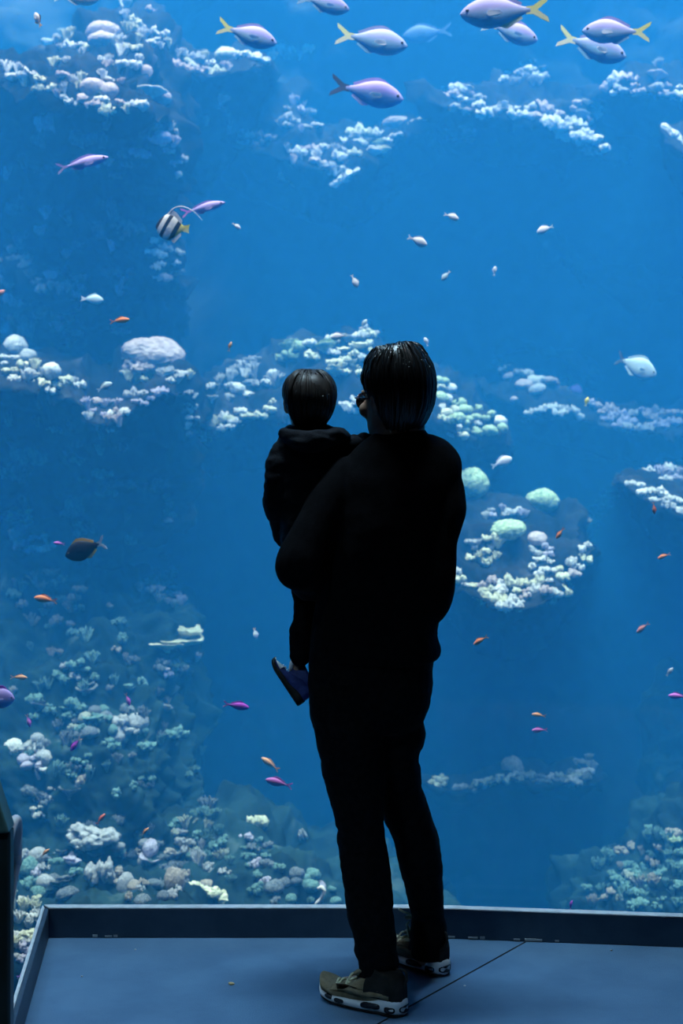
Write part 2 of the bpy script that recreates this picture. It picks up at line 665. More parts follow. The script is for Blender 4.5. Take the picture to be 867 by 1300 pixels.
def ledge(name, label, cols, back, seed, amp, mat, cat='reef rock', dpx=2.8, bulge=.25):
    """Reef shelf. cols: (px, top row, lip row, bottom row, depth top, depth lip, depth bottom)."""
    cols = [tuple(map(float, c)) for c in cols]
    L = sum(math.hypot(b[0] - a[0], b[2] - a[2]) for a, b in zip(cols, cols[1:]))
    per = max(3, int(L / dpx / (len(cols) - 1)))
    path = catmull(cols, per)
    ex0, ex1 = path[0], path[-1]
    rings = []
    nT = max(6, int(max(c[2] - c[1] for c in cols) / dpx))
    nB = max(6, int(max(c[3] - c[2] for c in cols) / (dpx * 1.3)))
    N = len(path)
    for i, (px, pt, pl, pb, dt, dl, db) in enumerate(path):
        e = min(1, min(i, N - 1 - i) / (N * .12) + .12)
        pr = []
        for k in range(nT + 1):
            t = k / nT
            bu = bulge * math.sin(math.pi * t) * (dt - dl) * .5
            pr.append((px, pl + (pt - pl) * (1 - t) * e, dl + (dt - dl) * (1 - t) - bu))
        for k in range(1, nB + 1):
            t = k / nB
            dd = dl + (db - dl) * min(1, (1 - (1 - t) ** 3.2))
            pr.append((px, pl + (pb - pl) * t * (e * .6 + .4), dd))
        dk = max(dt, db) + back
        pr.append((px, pl + (pb - pl) * (e * .6 + .4), dk))
        pr.append((px, pl + (pt - pl) * .3 * e + (pb - pl) * .3, dk + .15))
        pr.append((px, pl + (pt - pl) * e, dk))
        rings.append([P(*q) for q in pr])
    bm = bmesh.new()
    loft(bm, rings)
    bmesh.ops.recalc_face_normals(bm, faces=bm.faces[:])
    displace(bm, rough(seed, amp))
    o = link(name, bm, mat)
    tag(o, label, cat)
    remember(o)
    return o


R, RG, RF = MAT['rock'], MAT['rock_green'], MAT['rock_far']
# upper left pinnacle, its lit crest and dark overhang
ledge('reef_outcrop', 'tall rock pinnacle with pale coral crest in the upper left of the tank',
      [(-70, 70, 80, 330, 9.6, 9.2, 10.1), (0, 78, 96, 400, 9.7, 8.8, 10.0), (50, 72, 110, 420, 10.0, 8.6, 9.9), (90, 48, 128, 420, 10.2, 8.5, 9.9), (130, 18, 137, 420, 10.4, 8.5, 9.8),
       (165, 0, 140, 400, 10.5, 8.6, 9.7), (195, 14, 150, 360, 10.5, 8.8, 9.6), (222, 40, 185, 330, 10.5, 9.2, 9.7), (238, 70, 230, 320, 10.5, 9.8, 10)], 1.0, 1, .15, R)
ledge('reef_outcrop', 'low rock arm with white corals running right from the pinnacle',
      [(190, 46, 60, 200, 10.8, 10.3, 11), (225, 55, 85, 240, 10.8, 10.1, 11), (260, 68, 98, 240, 10.8, 10.1, 11), (300, 70, 92, 200, 10.9, 10.3, 11), (345, 60, 82, 130, 11, 10.5, 11)], .6, 2, .10, R)
ledge('reef_outcrop', 'hazy far rock crest with scattered white corals at upper centre',
      [(250, 150, 165, 215, 11.6, 11.1, 12.4), (310, 150, 190, 250, 11.7, 10.9, 12.4), (372, 112, 205, 270, 11.9, 10.8, 12.4), (410, 160, 215, 285, 11.9, 10.8, 12.4), (455, 160, 222, 290, 11.9, 10.8, 12.4), (505, 148, 180, 250, 11.9, 11.1, 12.4), (545, 138, 165, 220, 11.9, 11.3, 12.4)], .8, 3, .14, R)
ledge('reef_outcrop', 'hazy far rock ridge sloping right with pale corals at upper right',
      [(535, 110, 130, 190, 11.6, 11.0, 12.4), (590, 104, 140, 205, 11.7, 10.8, 12.4), (640, 82, 150, 215, 11.9, 10.8, 12.4), (690, 95, 150, 215, 11.9, 10.8, 12.4), (735, 120, 175, 235, 11.9, 10.9, 12.4), (775, 165, 200, 240, 11.9, 11.2, 12.4), (800, 185, 205, 240, 11.9, 11.5, 12.4)], .8, 4, .13, R)
ledge('reef_outcrop', 'hazy rock arch with pale pink corals at the upper right edge',
      [(745, 110, 125, 170, 11.8, 11.4, 12.4), (790, 95, 120, 180, 11.8, 11.1, 12.4), (835, 85, 115, 180, 11.8, 11.0, 12.4), (880, 90, 130, 200, 11.8, 11.0, 12.4), (950, 100, 150, 210, 11.8, 11.2, 12.4)], .8, 5, .12, R)
ledge('reef_outcrop', 'pale rock tip jutting in at the upper right edge',
      [(838, 154, 162, 200, 10.6, 10.3, 10.7), (862, 160, 190, 240, 10.7, 10.1, 10.8), (900, 165, 215, 280, 10.8, 10.0, 10.8), (950, 165, 220, 290, 10.9, 10.1, 10.9)], .5, 6, .08, R)
# middle left
ledge('reef_outcrop', 'faint rock shelf crossing the left side below the pinnacle',
      [(-60, 310, 335, 470, 10.4, 9.9, 10.4), (10, 312, 342, 480, 10.4, 9.7, 10.4), (70, 330, 372, 500, 10.5, 9.6, 10.3), (125, 335, 385, 500, 10.5, 9.7, 10.3), (190, 310, 360, 480, 10.5, 9.8, 10.3), (235, 320, 365, 470, 10.6, 10.1, 10.5)], .7, 7, .14, R)
ledge('reef_outcrop', 'broad middle left rock shelf crowned by a big dome coral',
      [(-70, 425, 490, 640, 9.4, 8.3, 9.3), (0, 428, 495, 660, 9.4, 8.2, 9.2), (50, 436, 500, 680, 9.4, 8.1, 9.1), (95, 470, 510, 700, 9.4, 8.3, 9.1), (140, 470, 540, 720, 9.4, 8.2, 9.0), (190, 455, 500, 700, 9.3, 8.3, 9.1),
       (228, 455, 505, 680, 9.3, 8.5, 9.2), (252, 478, 540, 660, 9.3, 8.9, 9.4)], .9, 8, .13, R)
# middle band behind the people
ledge('reef_outcrop', 'coral covered middle rock shelf left of the two people',
      [(235, 520, 560, 610, 10.2, 9.7, 11.8), (270, 480, 548, 610, 10.4, 9.3, 11.8), (310, 455, 530, 600, 10.4, 9.2, 11.8), (350, 450, 525, 590, 10.4, 9.2, 11.8), (400, 425, 520, 590, 10.4, 9.2, 11.8), (450, 415, 515, 590, 10.4, 9.2, 11.8), (500, 430, 520, 590, 10.4, 9.2, 11.8), (560, 460, 545, 610, 10.4, 9.3, 11.8), (610, 485, 560, 620, 10.4, 9.5, 11.8), (650, 520, 565, 610, 10.4, 9.8, 11.8)], .9, 9, .14, R)
ledge('reef_outcrop', 'hazy rock ridge with pale coral rim in the middle right of the tank',
      [(610, 470, 490, 540, 11.6, 11.1, 12.3), (660, 462, 520, 560, 11.6, 10.8, 12.3), (710, 470, 528, 570, 11.6, 10.8, 12.3), (760, 500, 540, 580, 11.6, 10.9, 12.3), (810, 515, 550, 590, 11.6, 10.9, 12.3), (870, 515, 550, 590, 11.6, 10.9, 12.3), (950, 510, 550, 590, 11.6, 11, 12.3)], .8, 10, .12, R)
# right shelves
ledge('reef_outcrop', 'bowl shaped rock shelf with green dome corals right of the man',
      [(540, 600, 700, 750, 9.4, 8.6, 11.8), (575, 600, 740, 800, 9.5, 8.3, 11.8), (610, 610, 762, 830, 9.6, 8.2, 11.8), (645, 625, 772, 840, 9.6, 8.2, 11.8), (690, 640, 766, 830, 9.6, 8.3, 11.8), (725, 650, 735, 790, 9.6, 8.6, 11.8), (756, 655, 690, 730, 9.6, 9.1, 11.8)], .8, 11, .11, R)
ledge('reef_outcrop', 'pale rock tip with coral fringe at the middle right edge',
      [(788, 602, 612, 640, 9.6, 9.2, 11.5), (815, 598, 632, 670, 9.6, 8.9, 11.5), (850, 588, 652, 700, 9.7, 8.8, 11.5), (900, 585, 660, 710, 9.7, 8.8, 11.5), (960, 585, 660, 710, 9.7, 8.9, 11.5)], .6, 12, .09, R)
ledge('reef_outcrop', 'thin pale rock shelf in the lower right blue water',
      [(536, 985, 992, 1020, 9.5, 9.2, 12), (575, 990, 1004, 1040, 9.5, 9.0, 12), (610, 978, 998, 1036, 9.6, 8.9, 12), (650, 968, 992, 1030, 9.6, 8.9, 12), (700, 974, 992, 1030, 9.6, 8.9, 12), (740, 966, 998, 1030, 9.6, 9.0, 12), (762, 975, 992, 1015, 9.6, 9.3, 12)], .6, 13, .07, R)
ledge('reef_outcrop', 'very faint far rock arc above the middle right ridge',
      [(630, 432, 452, 480, 12.6, 12.0, 13), (670, 418, 440, 480, 12.6, 11.8, 13), (710, 432, 452, 490, 12.6, 11.8, 13), (750, 462, 480, 500, 12.6, 12.0, 13)], .6, 21, .1, R)
ledge('reef_outcrop', 'very faint far rock band in the empty blue at the right',
      [(690, 300, 310, 340, 12.6, 12.1, 13), (740, 322, 345, 390, 12.6, 11.9, 13), (800, 330, 368, 410, 12.6, 11.8, 13), (870, 335, 370, 410, 12.6, 11.8, 13), (940, 340, 370, 410, 12.6, 12, 13)], .6, 22, .12, R)
# lower left slope and the bottom
ledge('reef_outcrop', 'steep algae grown rock face filling the lower left of the tank',
      [(-90, 640, 900, 1260, 9.6, 8.2, 7.6), (-20, 640, 900, 1260, 9.5, 8.0, 7.5), (60, 650, 900, 1250, 9.4, 8.0, 7.4), (130, 690, 900, 1240, 9.3, 8.0, 7.4), (190, 715, 890, 1230, 9.3, 8.2, 7.5), (232, 740, 890, 1220, 9.4, 8.5, 7.8), (262, 800, 930, 1200, 9.6, 8.9, 8.2)], .6, 14, .17, RG, bulge=0)
ledge('reef_outcrop', 'rubble covered rock slope along the bottom left behind the kerb',
      [(-80, 1085, 1220, 1420, 7.3, 6.2, 6.4), (20, 1080, 1225, 1420, 7.4, 6.2, 6.4), (100, 1050, 1215, 1420, 7.7, 6.3, 6.5), (180, 1060, 1215, 1420, 7.8, 6.4, 6.6), (250, 1035, 1215, 1420, 8.0, 6.5, 6.7), (330, 1020, 1215, 1400, 8.4, 6.6, 6.8), (400, 1045, 1220, 1400, 8.5, 6.8, 7), (480, 1075, 1230, 1400, 8.6, 7.1, 7.3), (570, 1110, 1240, 1400, 8.6, 7.4, 7.6), (660, 1150, 1250, 1400, 8.7, 7.6, 7.8)], .6, 15, .14, RG)
ledge('reef_outcrop', 'greenish rock mound at the bottom right behind the kerb',
      [(690, 1150, 1200, 1400, 8.8, 8.2, 8.2), (740, 1090, 1190, 1400, 8.9, 7.9, 8), (790, 1050, 1180, 1400, 9, 7.8, 7.9), (830, 1010, 1170, 1400, 9, 7.7, 7.8), (880, 980, 1170, 1400, 9, 7.6, 7.7), (950, 960, 1170, 1400, 9, 7.6, 7.7)], .6, 16, .16, RG)
ledge('reef_outcrop', 'dim rock column rising along the lower right edge',
      [(815, 900, 1000, 1200, 10.4, 10, 9.8), (850, 860, 1000, 1200, 10.4, 9.9, 9.7), (900, 850, 1000, 1200, 10.4, 9.8, 9.6), (960, 850, 1000, 1200, 10.4, 9.8, 9.6)], .6, 17, .14, RG)

BVH = BVHTree.FromPolygons(ROCKV, ROCKF)


def hit(px, py):
    o = Vector((0, 0, EYE))
    d = (P(px, py, 10) - o).normalized()
    r = BVH.ray_cast(o, d)
    return r[0] if r[0] else P(px, py, 10)


# ------------------------------------------------------------------ coral shapes (unit size)
def lump_mesh(seed):
    rnd = random.Random(seed)
    bm = bmesh.new()
    for k in range(rnd.randint(15, 22)):
        a, r = rnd.uniform(0, 6.28), rnd.uniform(0, .85)
        ball(bm, (math.cos(a) * r, math.sin(a) * r, rnd.uniform(-.05, .4) * (1 - r * .6)), rnd.uniform(.13, .34), 3, 1, 1, rnd.uniform(.7, 1.1))
    s = Vector((seed, 0, 0))
    displace(bm, lambda c: .14 * fbm(c * 3.4 + s, 3) + .10 * fbm(c * 10 + s, 3))
    return bm


def dome_mesh(seed):
    bm = bmesh.new()
    ball(bm, (0, 0, 0), 1, 5, 1, 1, .72)
    s = Vector((seed * 2, 1, 0))
    displace(bm, lambda c: .09 * fbm(c * 1.5 + s, 3) + .022 * math.sin(26 * noise.noise(c * 2.2 + s)) + .02 * fbm(c * 8, 2))
    return bm


def plate_mesh(seed):
    rnd = random.Random(seed)
    bm = bmesh.new()
    for lv in range(rnd.randint(1, 3)):
        ox, oy, oz, sc = rnd.uniform(-.3, .3) * lv, rnd.uniform(-.3, .3) * lv, lv * .18, 1 - .22 * lv
        rings = []
        for fr_, z in ((.12, -.34), (.16, -.2), (.5, -.02), (.9, .1), (1.0, .15), (1.0, .19), (.9, .17), (.5, .1), (.1, .07)):
            ring = []
            for k in range(40):
                a = 2 * math.pi * k / 40
                wv = 1 + .22 * noise.noise(Vector((math.cos(a) * 1.3 + seed, math.sin(a) * 1.3, lv))) + .07 * noise.noise(Vector((math.cos(a) * 5, math.sin(a) * 5, seed)))
                rr_ = fr_ * sc * wv
                ring.append(Vector((ox + rr_ * math.cos(a), oy + rr_ * math.sin(a), oz + z * sc + .07 * fr_ * noise.noise(Vector((math.cos(a) * 2.2, math.sin(a) * 2.2, seed + 3))))))
            rings.append(ring)
        loft(bm, rings)
    return bm


def finger_mesh(seed):
    rnd = random.Random(seed)
    bm = bmesh.new()
    for k in range(26):
        a, t = rnd.uniform(0, 6.28), rnd.uniform(0, 1) ** .6
        dx, dy = math.cos(a), math.sin(a)
        b = Vector((dx * .25 * t, dy * .25 * t, -.15))
        e = Vector((dx * .9 * t, dy * .9 * t, .3 + .5 * (1 - t * .6) * rnd.uniform(.6, 1.1)))
        mid = (b + e) / 2 + Vector((rnd.uniform(-.1, .1), rnd.uniform(-.1, .1), .06))
        tube(bm, [(*b, .11), (*mid, .095), (*e, .06)], 3, 7)
        if k % 2:
            e2 = mid + Vector((rnd.uniform(-.3, .3), rnd.uniform(-.3, .3), .28))
            tube(bm, [(*mid, .08), (*e2, .05)], 3, 7)
    return bm


def ridge_mesh(seed):
    """Elongated crust of lumps, like a knobbly log."""
    rnd = random.Random(seed)
    bm = bmesh.new()
    for k in range(11):
        t = k / 10 * 2 - 1
        ball(bm, (t, rnd.uniform(-.12, .12), rnd.uniform(-.06, .1)), rnd.uniform(.18, .32) * (1 - .3 * t * t), 4, 1.2, 1, .8)
    s = Vector((seed, 5, 0))
    displace(bm, lambda c: .11 * fbm(c * 3.4 + s, 3) + .08 * fbm(c * 10 + s, 3))
    return bm


KINDS = {}
for kn, fn, nv in (('lump', lump_mesh, 6), ('dome', dome_mesh, 3), ('plate', plate_mesh, 4), ('finger', finger_mesh, 3), ('ridge', ridge_mesh, 4)):
    KINDS[kn] = []
    for k in range(nv):
        bm = fn(k * 7 + 11)
        me = bpy.data.meshes.new(kn + '_coral')
        bmesh.ops.recalc_face_normals(bm, faces=bm.faces[:])
        bm.to_mesh(me)
        bm.free()
        me.materials.append(MAT['coral_white'])
        me.polygons.foreach_set('use_smooth', [True] * len(me.polygons))
        KINDS[kn].append(me)
LUMPS = ('coral_colony', 'knobbly_coral', 'cauliflower_coral')
KNAME = {'lump': 'coral_colony', 'dome': 'dome_coral', 'plate': 'plate_coral', 'finger': 'finger_coral', 'ridge': 'crust_coral'}
rc = random.Random(21)


def put_coral(kind, mat, px, py, rx, ry=None, label=None, group=None, roll=0, yaw=None, depth=None, sink=.1, var=None):
    """One coral colony seated on the rock met by the sight line; rx, ry its half size in pixels."""
    ry = ry or rx * .7
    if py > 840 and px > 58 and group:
        mat = {'white': 'grey', 'cream': 'dimcream', 'grey': 'dim', 'lavender': rc.choice(('lavender', 'dim')), 'green': 'teal'}.get(mat, mat)  # low corals take darker colours in place of light fading with depth
    h = P(px, py, depth) if depth else hit(px, py)
    Y = h.y
    vi = rc.randrange(len(KINDS[kind])) if var is None else var
    me = KINDS[kind][vi]
    o = bpy.data.objects.new(LUMPS[vi % 3] if kind == 'lump' else KNAME[kind], me)
    COL.objects.link(o)
    o.material_slots[0].link = 'OBJECT'
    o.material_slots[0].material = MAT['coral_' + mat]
    zr = {'lump': .62, 'dome': .72, 'plate': .36, 'finger': .5, 'ridge': .32}[kind]
    o.scale = (M(rx, Y), M(rx, Y) * (.8 if kind != 'ridge' else 1), M(ry, Y) / zr)
    if kind == 'ridge':
        o.rotation_euler = (0, math.radians(roll), math.radians(yaw or 0))
    else:
        o.rotation_euler = (math.radians(rc.uniform(0, 16)), math.radians(roll + rc.uniform(-6, 6)), rc.uniform(0, 6.28) if yaw is None else math.radians(yaw))
    o.location = h + Vector((0, M(rx, Y) * sink, 0))
    tag(o, label, 'coral', group)
    return o


def inside(poly, x, y):
    r = False
    for (x0_, y0_), (x1_, y1_) in zip(poly, poly[1:] + poly[:1]):
        if (y0_ > y) != (y1_ > y) and x < (x1_ - x0_) * (y - y0_) / (y1_ - y0_) + x0_:
            r = not r
    return r


def scatter(poly, n, r0, r1, kinds, mats, label, group):
    xs, ys = [p[0] for p in poly], [p[1] for p in poly]
    n = int(n * 1.2 + .5)
    done = []
    tries = 0
    while len(done) < n and tries < n * 60:
        tries += 1
        x, y = rc.uniform(min(xs), max(xs)), rc.uniform(min(ys), max(ys))
        if not inside(poly, x, y):
            continue
        r = rc.uniform(r0, r1) * 1.2
        if any(math.hypot(x - a, y - b) < .44 * (r + c) for a, b, c in done):
            continue
        done.append((x, y, r))
        put_coral(rc.choice(kinds), rc.choice(mats), x, y, r, r * rc.uniform(.55, .85), label, group)


W = ('white', 'white', 'pink', 'cream')
# --- pinnacle
scatter([(2, 84), (30, 84), (60, 104), (100, 124), (150, 128), (188, 136), (190, 143), (150, 141), (90, 134), (50, 113), (10, 98)], 26, 7, 13, ('lump', 'finger', 'ridge'), W,
        'pale coral lining the lower rim of the upper left pinnacle', 'rim corals of the upper left pinnacle')
scatter([(60, 84), (80, 78), (150, 74), (170, 100), (140, 122), (95, 118)], 13, 6, 12, ('lump', 'finger'), W,
        'small pale coral on the slope of the upper left pinnacle', 'slope corals of the upper left pinnacle')
scatter([(150, 18), (178, 18), (182, 50), (176, 90), (150, 90), (146, 50)], 12, 7, 12, ('lump', 'finger'), ('white', 'cream', 'white'),
        'pale coral climbing the ridge of the upper left pinnacle', 'ridge corals of the upper left pinnacle')
scatter([(62, 44), (92, 42), (112, 60), (108, 70), (80, 68), (62, 56)], 8, 6, 10, ('lump', 'finger'), ('white', 'cream'),
        'small pale coral in the tuft left of the pinkish dome', 'tuft of corals left of the pinkish dome')
scatter([(180, 40), (215, 44), (220, 56), (205, 62), (182, 54)], 6, 6, 9, ('lump', 'finger'), ('white', 'cream'),
        'pale coral on the right shoulder of the pinnacle', 'shoulder corals of the pinnacle')
scatter([(190, 160), (222, 162), (232, 200), (222, 235), (212, 205)], 11, 6, 10, ('lump', 'finger'), ('white', 'lavender', 'grey'),
        'dim coral hanging down the right side of the pinnacle', 'corals down the right side of the pinnacle')
put_coral('finger', 'white', 160, 10, 13, 10, 'pale branching coral on the very tip of the upper left pinnacle')
put_coral('lump', 'pink', 190, 15, 12, 7, 'pinkish coral just right of the pinnacle tip')
put_coral('dome', 'pink', 131, 42, 21, 15, 'pinkish dome coral high on the upper left pinnacle', sink=.0)
put_coral('dome', 'pink', 133, 54, 22, 13, 'second pinkish dome coral just under the high one on the pinnacle', sink=.0)
put_coral('dome', 'pink', 118, 111, 16, 12, 'small rosy dome coral near the lower rim of the pinnacle', sink=.0)
put_coral('dome', 'pink', 140, 116, 13, 11, 'rosy dome coral right of its twin near the pinnacle rim', sink=.0)
put_coral('plate', 'white', 188, 120, 26, 12, 'pale shelf coral arching at the right end of the pinnacle rim', sink=0)
put_coral('dome', 'pink', 205, 124, 13, 10, 'rounded pinkish coral at the right end of the pinnacle rim', sink=0)
put_coral('dome', 'pink', 186, 90, 8, 8, 'small apricot tinted dome coral under the pinnacle ridge', sink=0)
put_coral('dome', 'lavender', 203, 174, 16, 9, 'mauve dome coral on the dark right flank of the pinnacle', sink=0)
# --- right arm
scatter([(222, 60), (245, 72), (290, 84), (285, 96), (250, 96), (222, 84)], 12, 6, 11, ('lump', 'finger', 'ridge'), ('white', 'cream', 'pink', 'grey'),
        'pale coral on the rock arm right of the pinnacle', 'corals on the rock arm')
scatter([(338, 60), (386, 60), (380, 76), (345, 80)], 6, 7, 11, ('ridge', 'finger'), ('white', 'cream', 'grey'),
        'pale streaky coral right of the bright white shell coral', 'streaky corals at the end of the rock arm')
put_coral('dome', 'cream', 287, 70, 15, 10, 'ribbed cream dome coral under the leftmost yellow tailed fish', sink=0, var=1)
put_coral('ridge', 'white', 317, 73, 21, 9, 'bright white shell shaped coral beside the ribbed cream dome', roll=12)
put_coral('plate', 'pink', 280, 127, 16, 7, 'flat salmon coral below the rock arm', sink=0)
put_coral('lump', 'pink', 279, 138, 8, 4, 'small salmon coral under the flat salmon one')
put_coral('finger', 'grey', 290, 162, 9, 16, 'dim grey coral hanging below the flat salmon one')
put_coral('finger', 'grey', 262, 152, 12, 15, 'dim grey coral beside the column below the rock arm')
# --- upper centre
scatter([(305, 170), (342, 168), (345, 180), (325, 194), (305, 184)], 7, 6, 11, ('ridge', 'lump'), ('white', 'grey', 'pink'),
        'pale coral in the left patch of the upper centre crest', 'left patch corals of the upper centre crest')
scatter([(366, 130), (384, 130), (410, 168), (372, 170), (352, 162)], 10, 6, 10, ('finger', 'lump'), ('grey', 'grey', 'lavender'),
        'dim coral on the pointed top of the upper centre crest', 'peak corals of the upper centre crest')
scatter([(352, 188), (400, 190), (440, 180), (446, 232), (400, 212), (370, 206)], 16, 6, 10, ('lump', 'ridge', 'finger'), ('white', 'white', 'pink', 'grey'),
        'pale coral scattered on the upper centre crest', 'scattered corals of the upper centre crest')
scatter([(445, 165), (500, 168), (490, 196), (448, 196)], 8, 6, 12, ('plate', 'ridge'), ('green', 'white', 'cream'),
        'greenish white plate coral at the right of the upper centre crest', 'plate corals of the upper centre crest')
put_coral('ridge', 'white', 356, 220, 24, 9, 'bright white log shaped coral below the upper centre crest', roll=28)
put_coral('ridge', 'white', 438, 226, 18, 7, 'pale slanting coral right of the bright log shaped one', roll=-30)
put_coral('dome', 'pink', 505, 160, 22, 11, 'pinkish cap coral on the far upper centre rock', sink=0)
put_coral('lump', 'white', 504, 172, 9, 5, 'small white coral under the pinkish cap coral')
put_coral('lump', 'pink', 404, 206, 15, 8, 'rosy white coral clump at the middle of the upper centre crest')
put_coral('lump', 'white', 429, 199, 9, 9, 'round white coral right of the rosy clump')
put_coral('ridge', 'grey', 540, 152, 18, 7, 'dim pinkish coral bridging to the upper right ridge', roll=-20)
# --- upper right
scatter([(562, 112), (596, 108), (612, 130), (640, 138), (636, 148), (590, 146), (562, 126)], 14, 7, 12, ('lump', 'ridge', 'plate'), ('white', 'white', 'pink', 'grey'),
        'pale coral at the left end of the upper right ridge', 'left corals of the upper right ridge')
scatter([(634, 96), (670, 78), (694, 90), (690, 106), (650, 112)], 12, 6, 10, ('lump', 'finger'), ('white', 'grey', 'grey'),
        'dim coral on the peak of the upper right ridge', 'peak corals of the upper right ridge')
scatter([(640, 132), (700, 138), (730, 156), (772, 190), (755, 196), (720, 172), (690, 150), (645, 148)], 22, 7, 12, ('lump', 'ridge'), ('white', 'white', 'pink'),
        'pale coral along the slanting rim of the upper right ridge', 'rim corals of the upper right ridge')
scatter([(720, 132), (762, 126), (764, 140), (750, 160), (722, 144)], 7, 7, 12, ('lump', 'plate'), ('white', 'pink', 'grey'),
        'pale coral above the slanting upper right rim', 'corals above the slanting upper right rim')
scatter([(770, 104), (800, 96), (820, 112), (864, 108), (867, 128), (840, 122), (800, 120), (772, 120)], 14, 6, 12, ('ridge', 'lump'), ('white', 'grey', 'pink'),
        'pale coral along the far upper right arch', 'corals of the far upper right arch')
put_coral('finger', 'grey', 837, 86, 10, 9, 'dim bushy coral on top of the far upper right arch')
put_coral('plate', 'pink', 833, 98, 16, 8, 'pink plate coral on the far upper right arch', sink=0)
put_coral('dome', 'cream', 710, 164, 10, 6, 'small yellowish coral under the slanting upper right rim', sink=0)
put_coral('ridge', 'white', 856, 174, 18, 9, 'pale coral on the rock tip at the right edge', roll=38)
scatter([(566, 160), (598, 158), (596, 178), (566, 180)], 5, 5, 9, ('lump',), ('grey', 'lavender'),
        'dim coral below the left end of the upper right ridge', 'dim corals below the upper right ridge')
# --- middle left
scatter([(0, 318), (14, 314), (40, 334), (40, 340), (0, 334)], 4, 6, 10, ('ridge', 'lump'), ('grey', 'pink'),
        'dim coral on the faint shelf at the left edge', 'corals of the faint left shelf')
scatter([(40, 346), (80, 350), (112, 352), (96, 378), (45, 372)], 9, 7, 12, ('lump', 'finger'), ('grey', 'lavender', 'grey'),
        'dim mauve coral on the faint left shelf', 'mauve corals of the faint left shelf')
scatter([(196, 306), (226, 316), (232, 352), (205, 352), (192, 336)], 9, 5, 10, ('lump', 'ridge'), ('white', 'grey', 'pink'),
        'pale coral directly below the banded fish', 'corals below the banded fish')
scatter([(66, 400), (84, 398), (100, 428), (80, 446), (70, 430)], 6, 7, 11, ('finger', 'lump'), ('grey', 'lavender'),
        'dim coral between the faint shelf and the middle left shelf', 'dim corals above the middle left shelf')
put_coral('dome', 'white', 20, 440, 19, 14, 'white dome coral at the left of the middle left shelf', sink=0)
put_coral('dome', 'white', 35, 452, 12, 9, 'small white dome coral beside the larger one on the left shelf', sink=0)
put_coral('dome', 'white', 65, 471, 15, 11, 'creamy white dome coral at the middle of the left shelf', sink=0)
scatter([(0, 446), (20, 456), (50, 466), (60, 488), (100, 482), (104, 490), (60, 498), (30, 488), (0, 478)], 20, 6, 12, ('lump', 'lump', 'finger'), ('white', 'white', 'cream'),
        'white knobbly coral along the middle left shelf', 'knobbly corals of the middle left shelf')
put_coral('dome', 'pink', 196, 452, 43, 24, 'large beige mushroom shaped coral on the middle left shelf', sink=-.1, var=0)
put_coral('lump', 'pink', 176, 466, 22, 12, 'pale knobbly coral against the left side of the large beige one', sink=-.25, var=2)
scatter([(155, 472), (200, 470), (238, 470), (240, 482), (210, 486), (160, 482)], 11, 6, 10, ('lump', 'finger'), ('white', 'cream', 'white'),
        'white frilly coral under the large beige mushroom coral', 'frilly corals under the large beige coral')
scatter([(110, 516), (150, 506), (162, 516), (148, 545), (130, 550), (112, 532)], 12, 6, 12, ('lump', 'finger'), ('white', 'lavender', 'pink'),
        'mauve white coral heaped on the front of the left shelf', 'heaped corals at the front of the left shelf')
scatter([(168, 500), (204, 494), (200, 508), (172, 514)], 6, 6, 10, ('lump', 'ridge'), ('grey', 'lavender'),
        'dim coral on the edge left of the dark hollow', 'edge corals left of the dark hollow')
scatter([(236, 484), (246, 492), (250, 540), (238, 552), (232, 520)], 8, 5, 9, ('lump', 'finger'), ('white', 'grey'),
        'pale coral down the right end of the left shelf', 'corals down the right end of the left shelf')
# --- middle band
scatter([(262, 490), (300, 462), (320, 450), (334, 482), (350, 474), (356, 490), (300, 510), (268, 508)], 20, 8, 15, ('finger', 'plate', 'lump'), ('white', 'grey', 'white'),
        'pale branching coral on the shelf left of the child', 'branching corals left of the child')
scatter([(256, 548), (268, 534), (300, 524), (335, 522), (345, 510), (348, 520), (310, 536), (270, 550), (260, 562)], 15, 6, 11, ('ridge', 'lump'), ('white', 'white', 'cream'),
        'white coral along the lower rim left of the child', 'rim corals left of the child')
scatter([(362, 436), (420, 434), (424, 446), (380, 460), (362, 454)], 9, 9, 16, ('plate', 'lump'), ('cream', 'green', 'white'),
        'greenish cream plate coral above the child', 'plate corals above the child')
scatter([(426, 430), (470, 420), (474, 444), (452, 480), (424, 478), (416, 462)], 18, 7, 13, ('lump', 'plate'), ('cream', 'white', 'cream'),
        'cream coral between the two heads and above', 'cream corals above and between the two heads')
scatter([(434, 510), (458, 508), (458, 518), (438, 520)], 4, 6, 9, ('ridge',), ('white',),
        'white coral strip seen between the two heads', 'coral strip between the two heads')
scatter([(556, 476), (575, 490), (600, 520), (640, 524), (640, 550), (600, 560), (560, 545), (552, 510)], 26, 6, 13, ('lump', 'dome'), ('cream', 'green', 'green', 'white'),
        'pale green knobbly coral right of the head of the man', 'green corals right of the head of the man')
scatter([(460, 408), (490, 414), (480, 430), (462, 428)], 4, 5, 9, ('lump',), ('grey',), 'dim coral at the top of the middle shelf', 'dim corals on the middle shelf top')
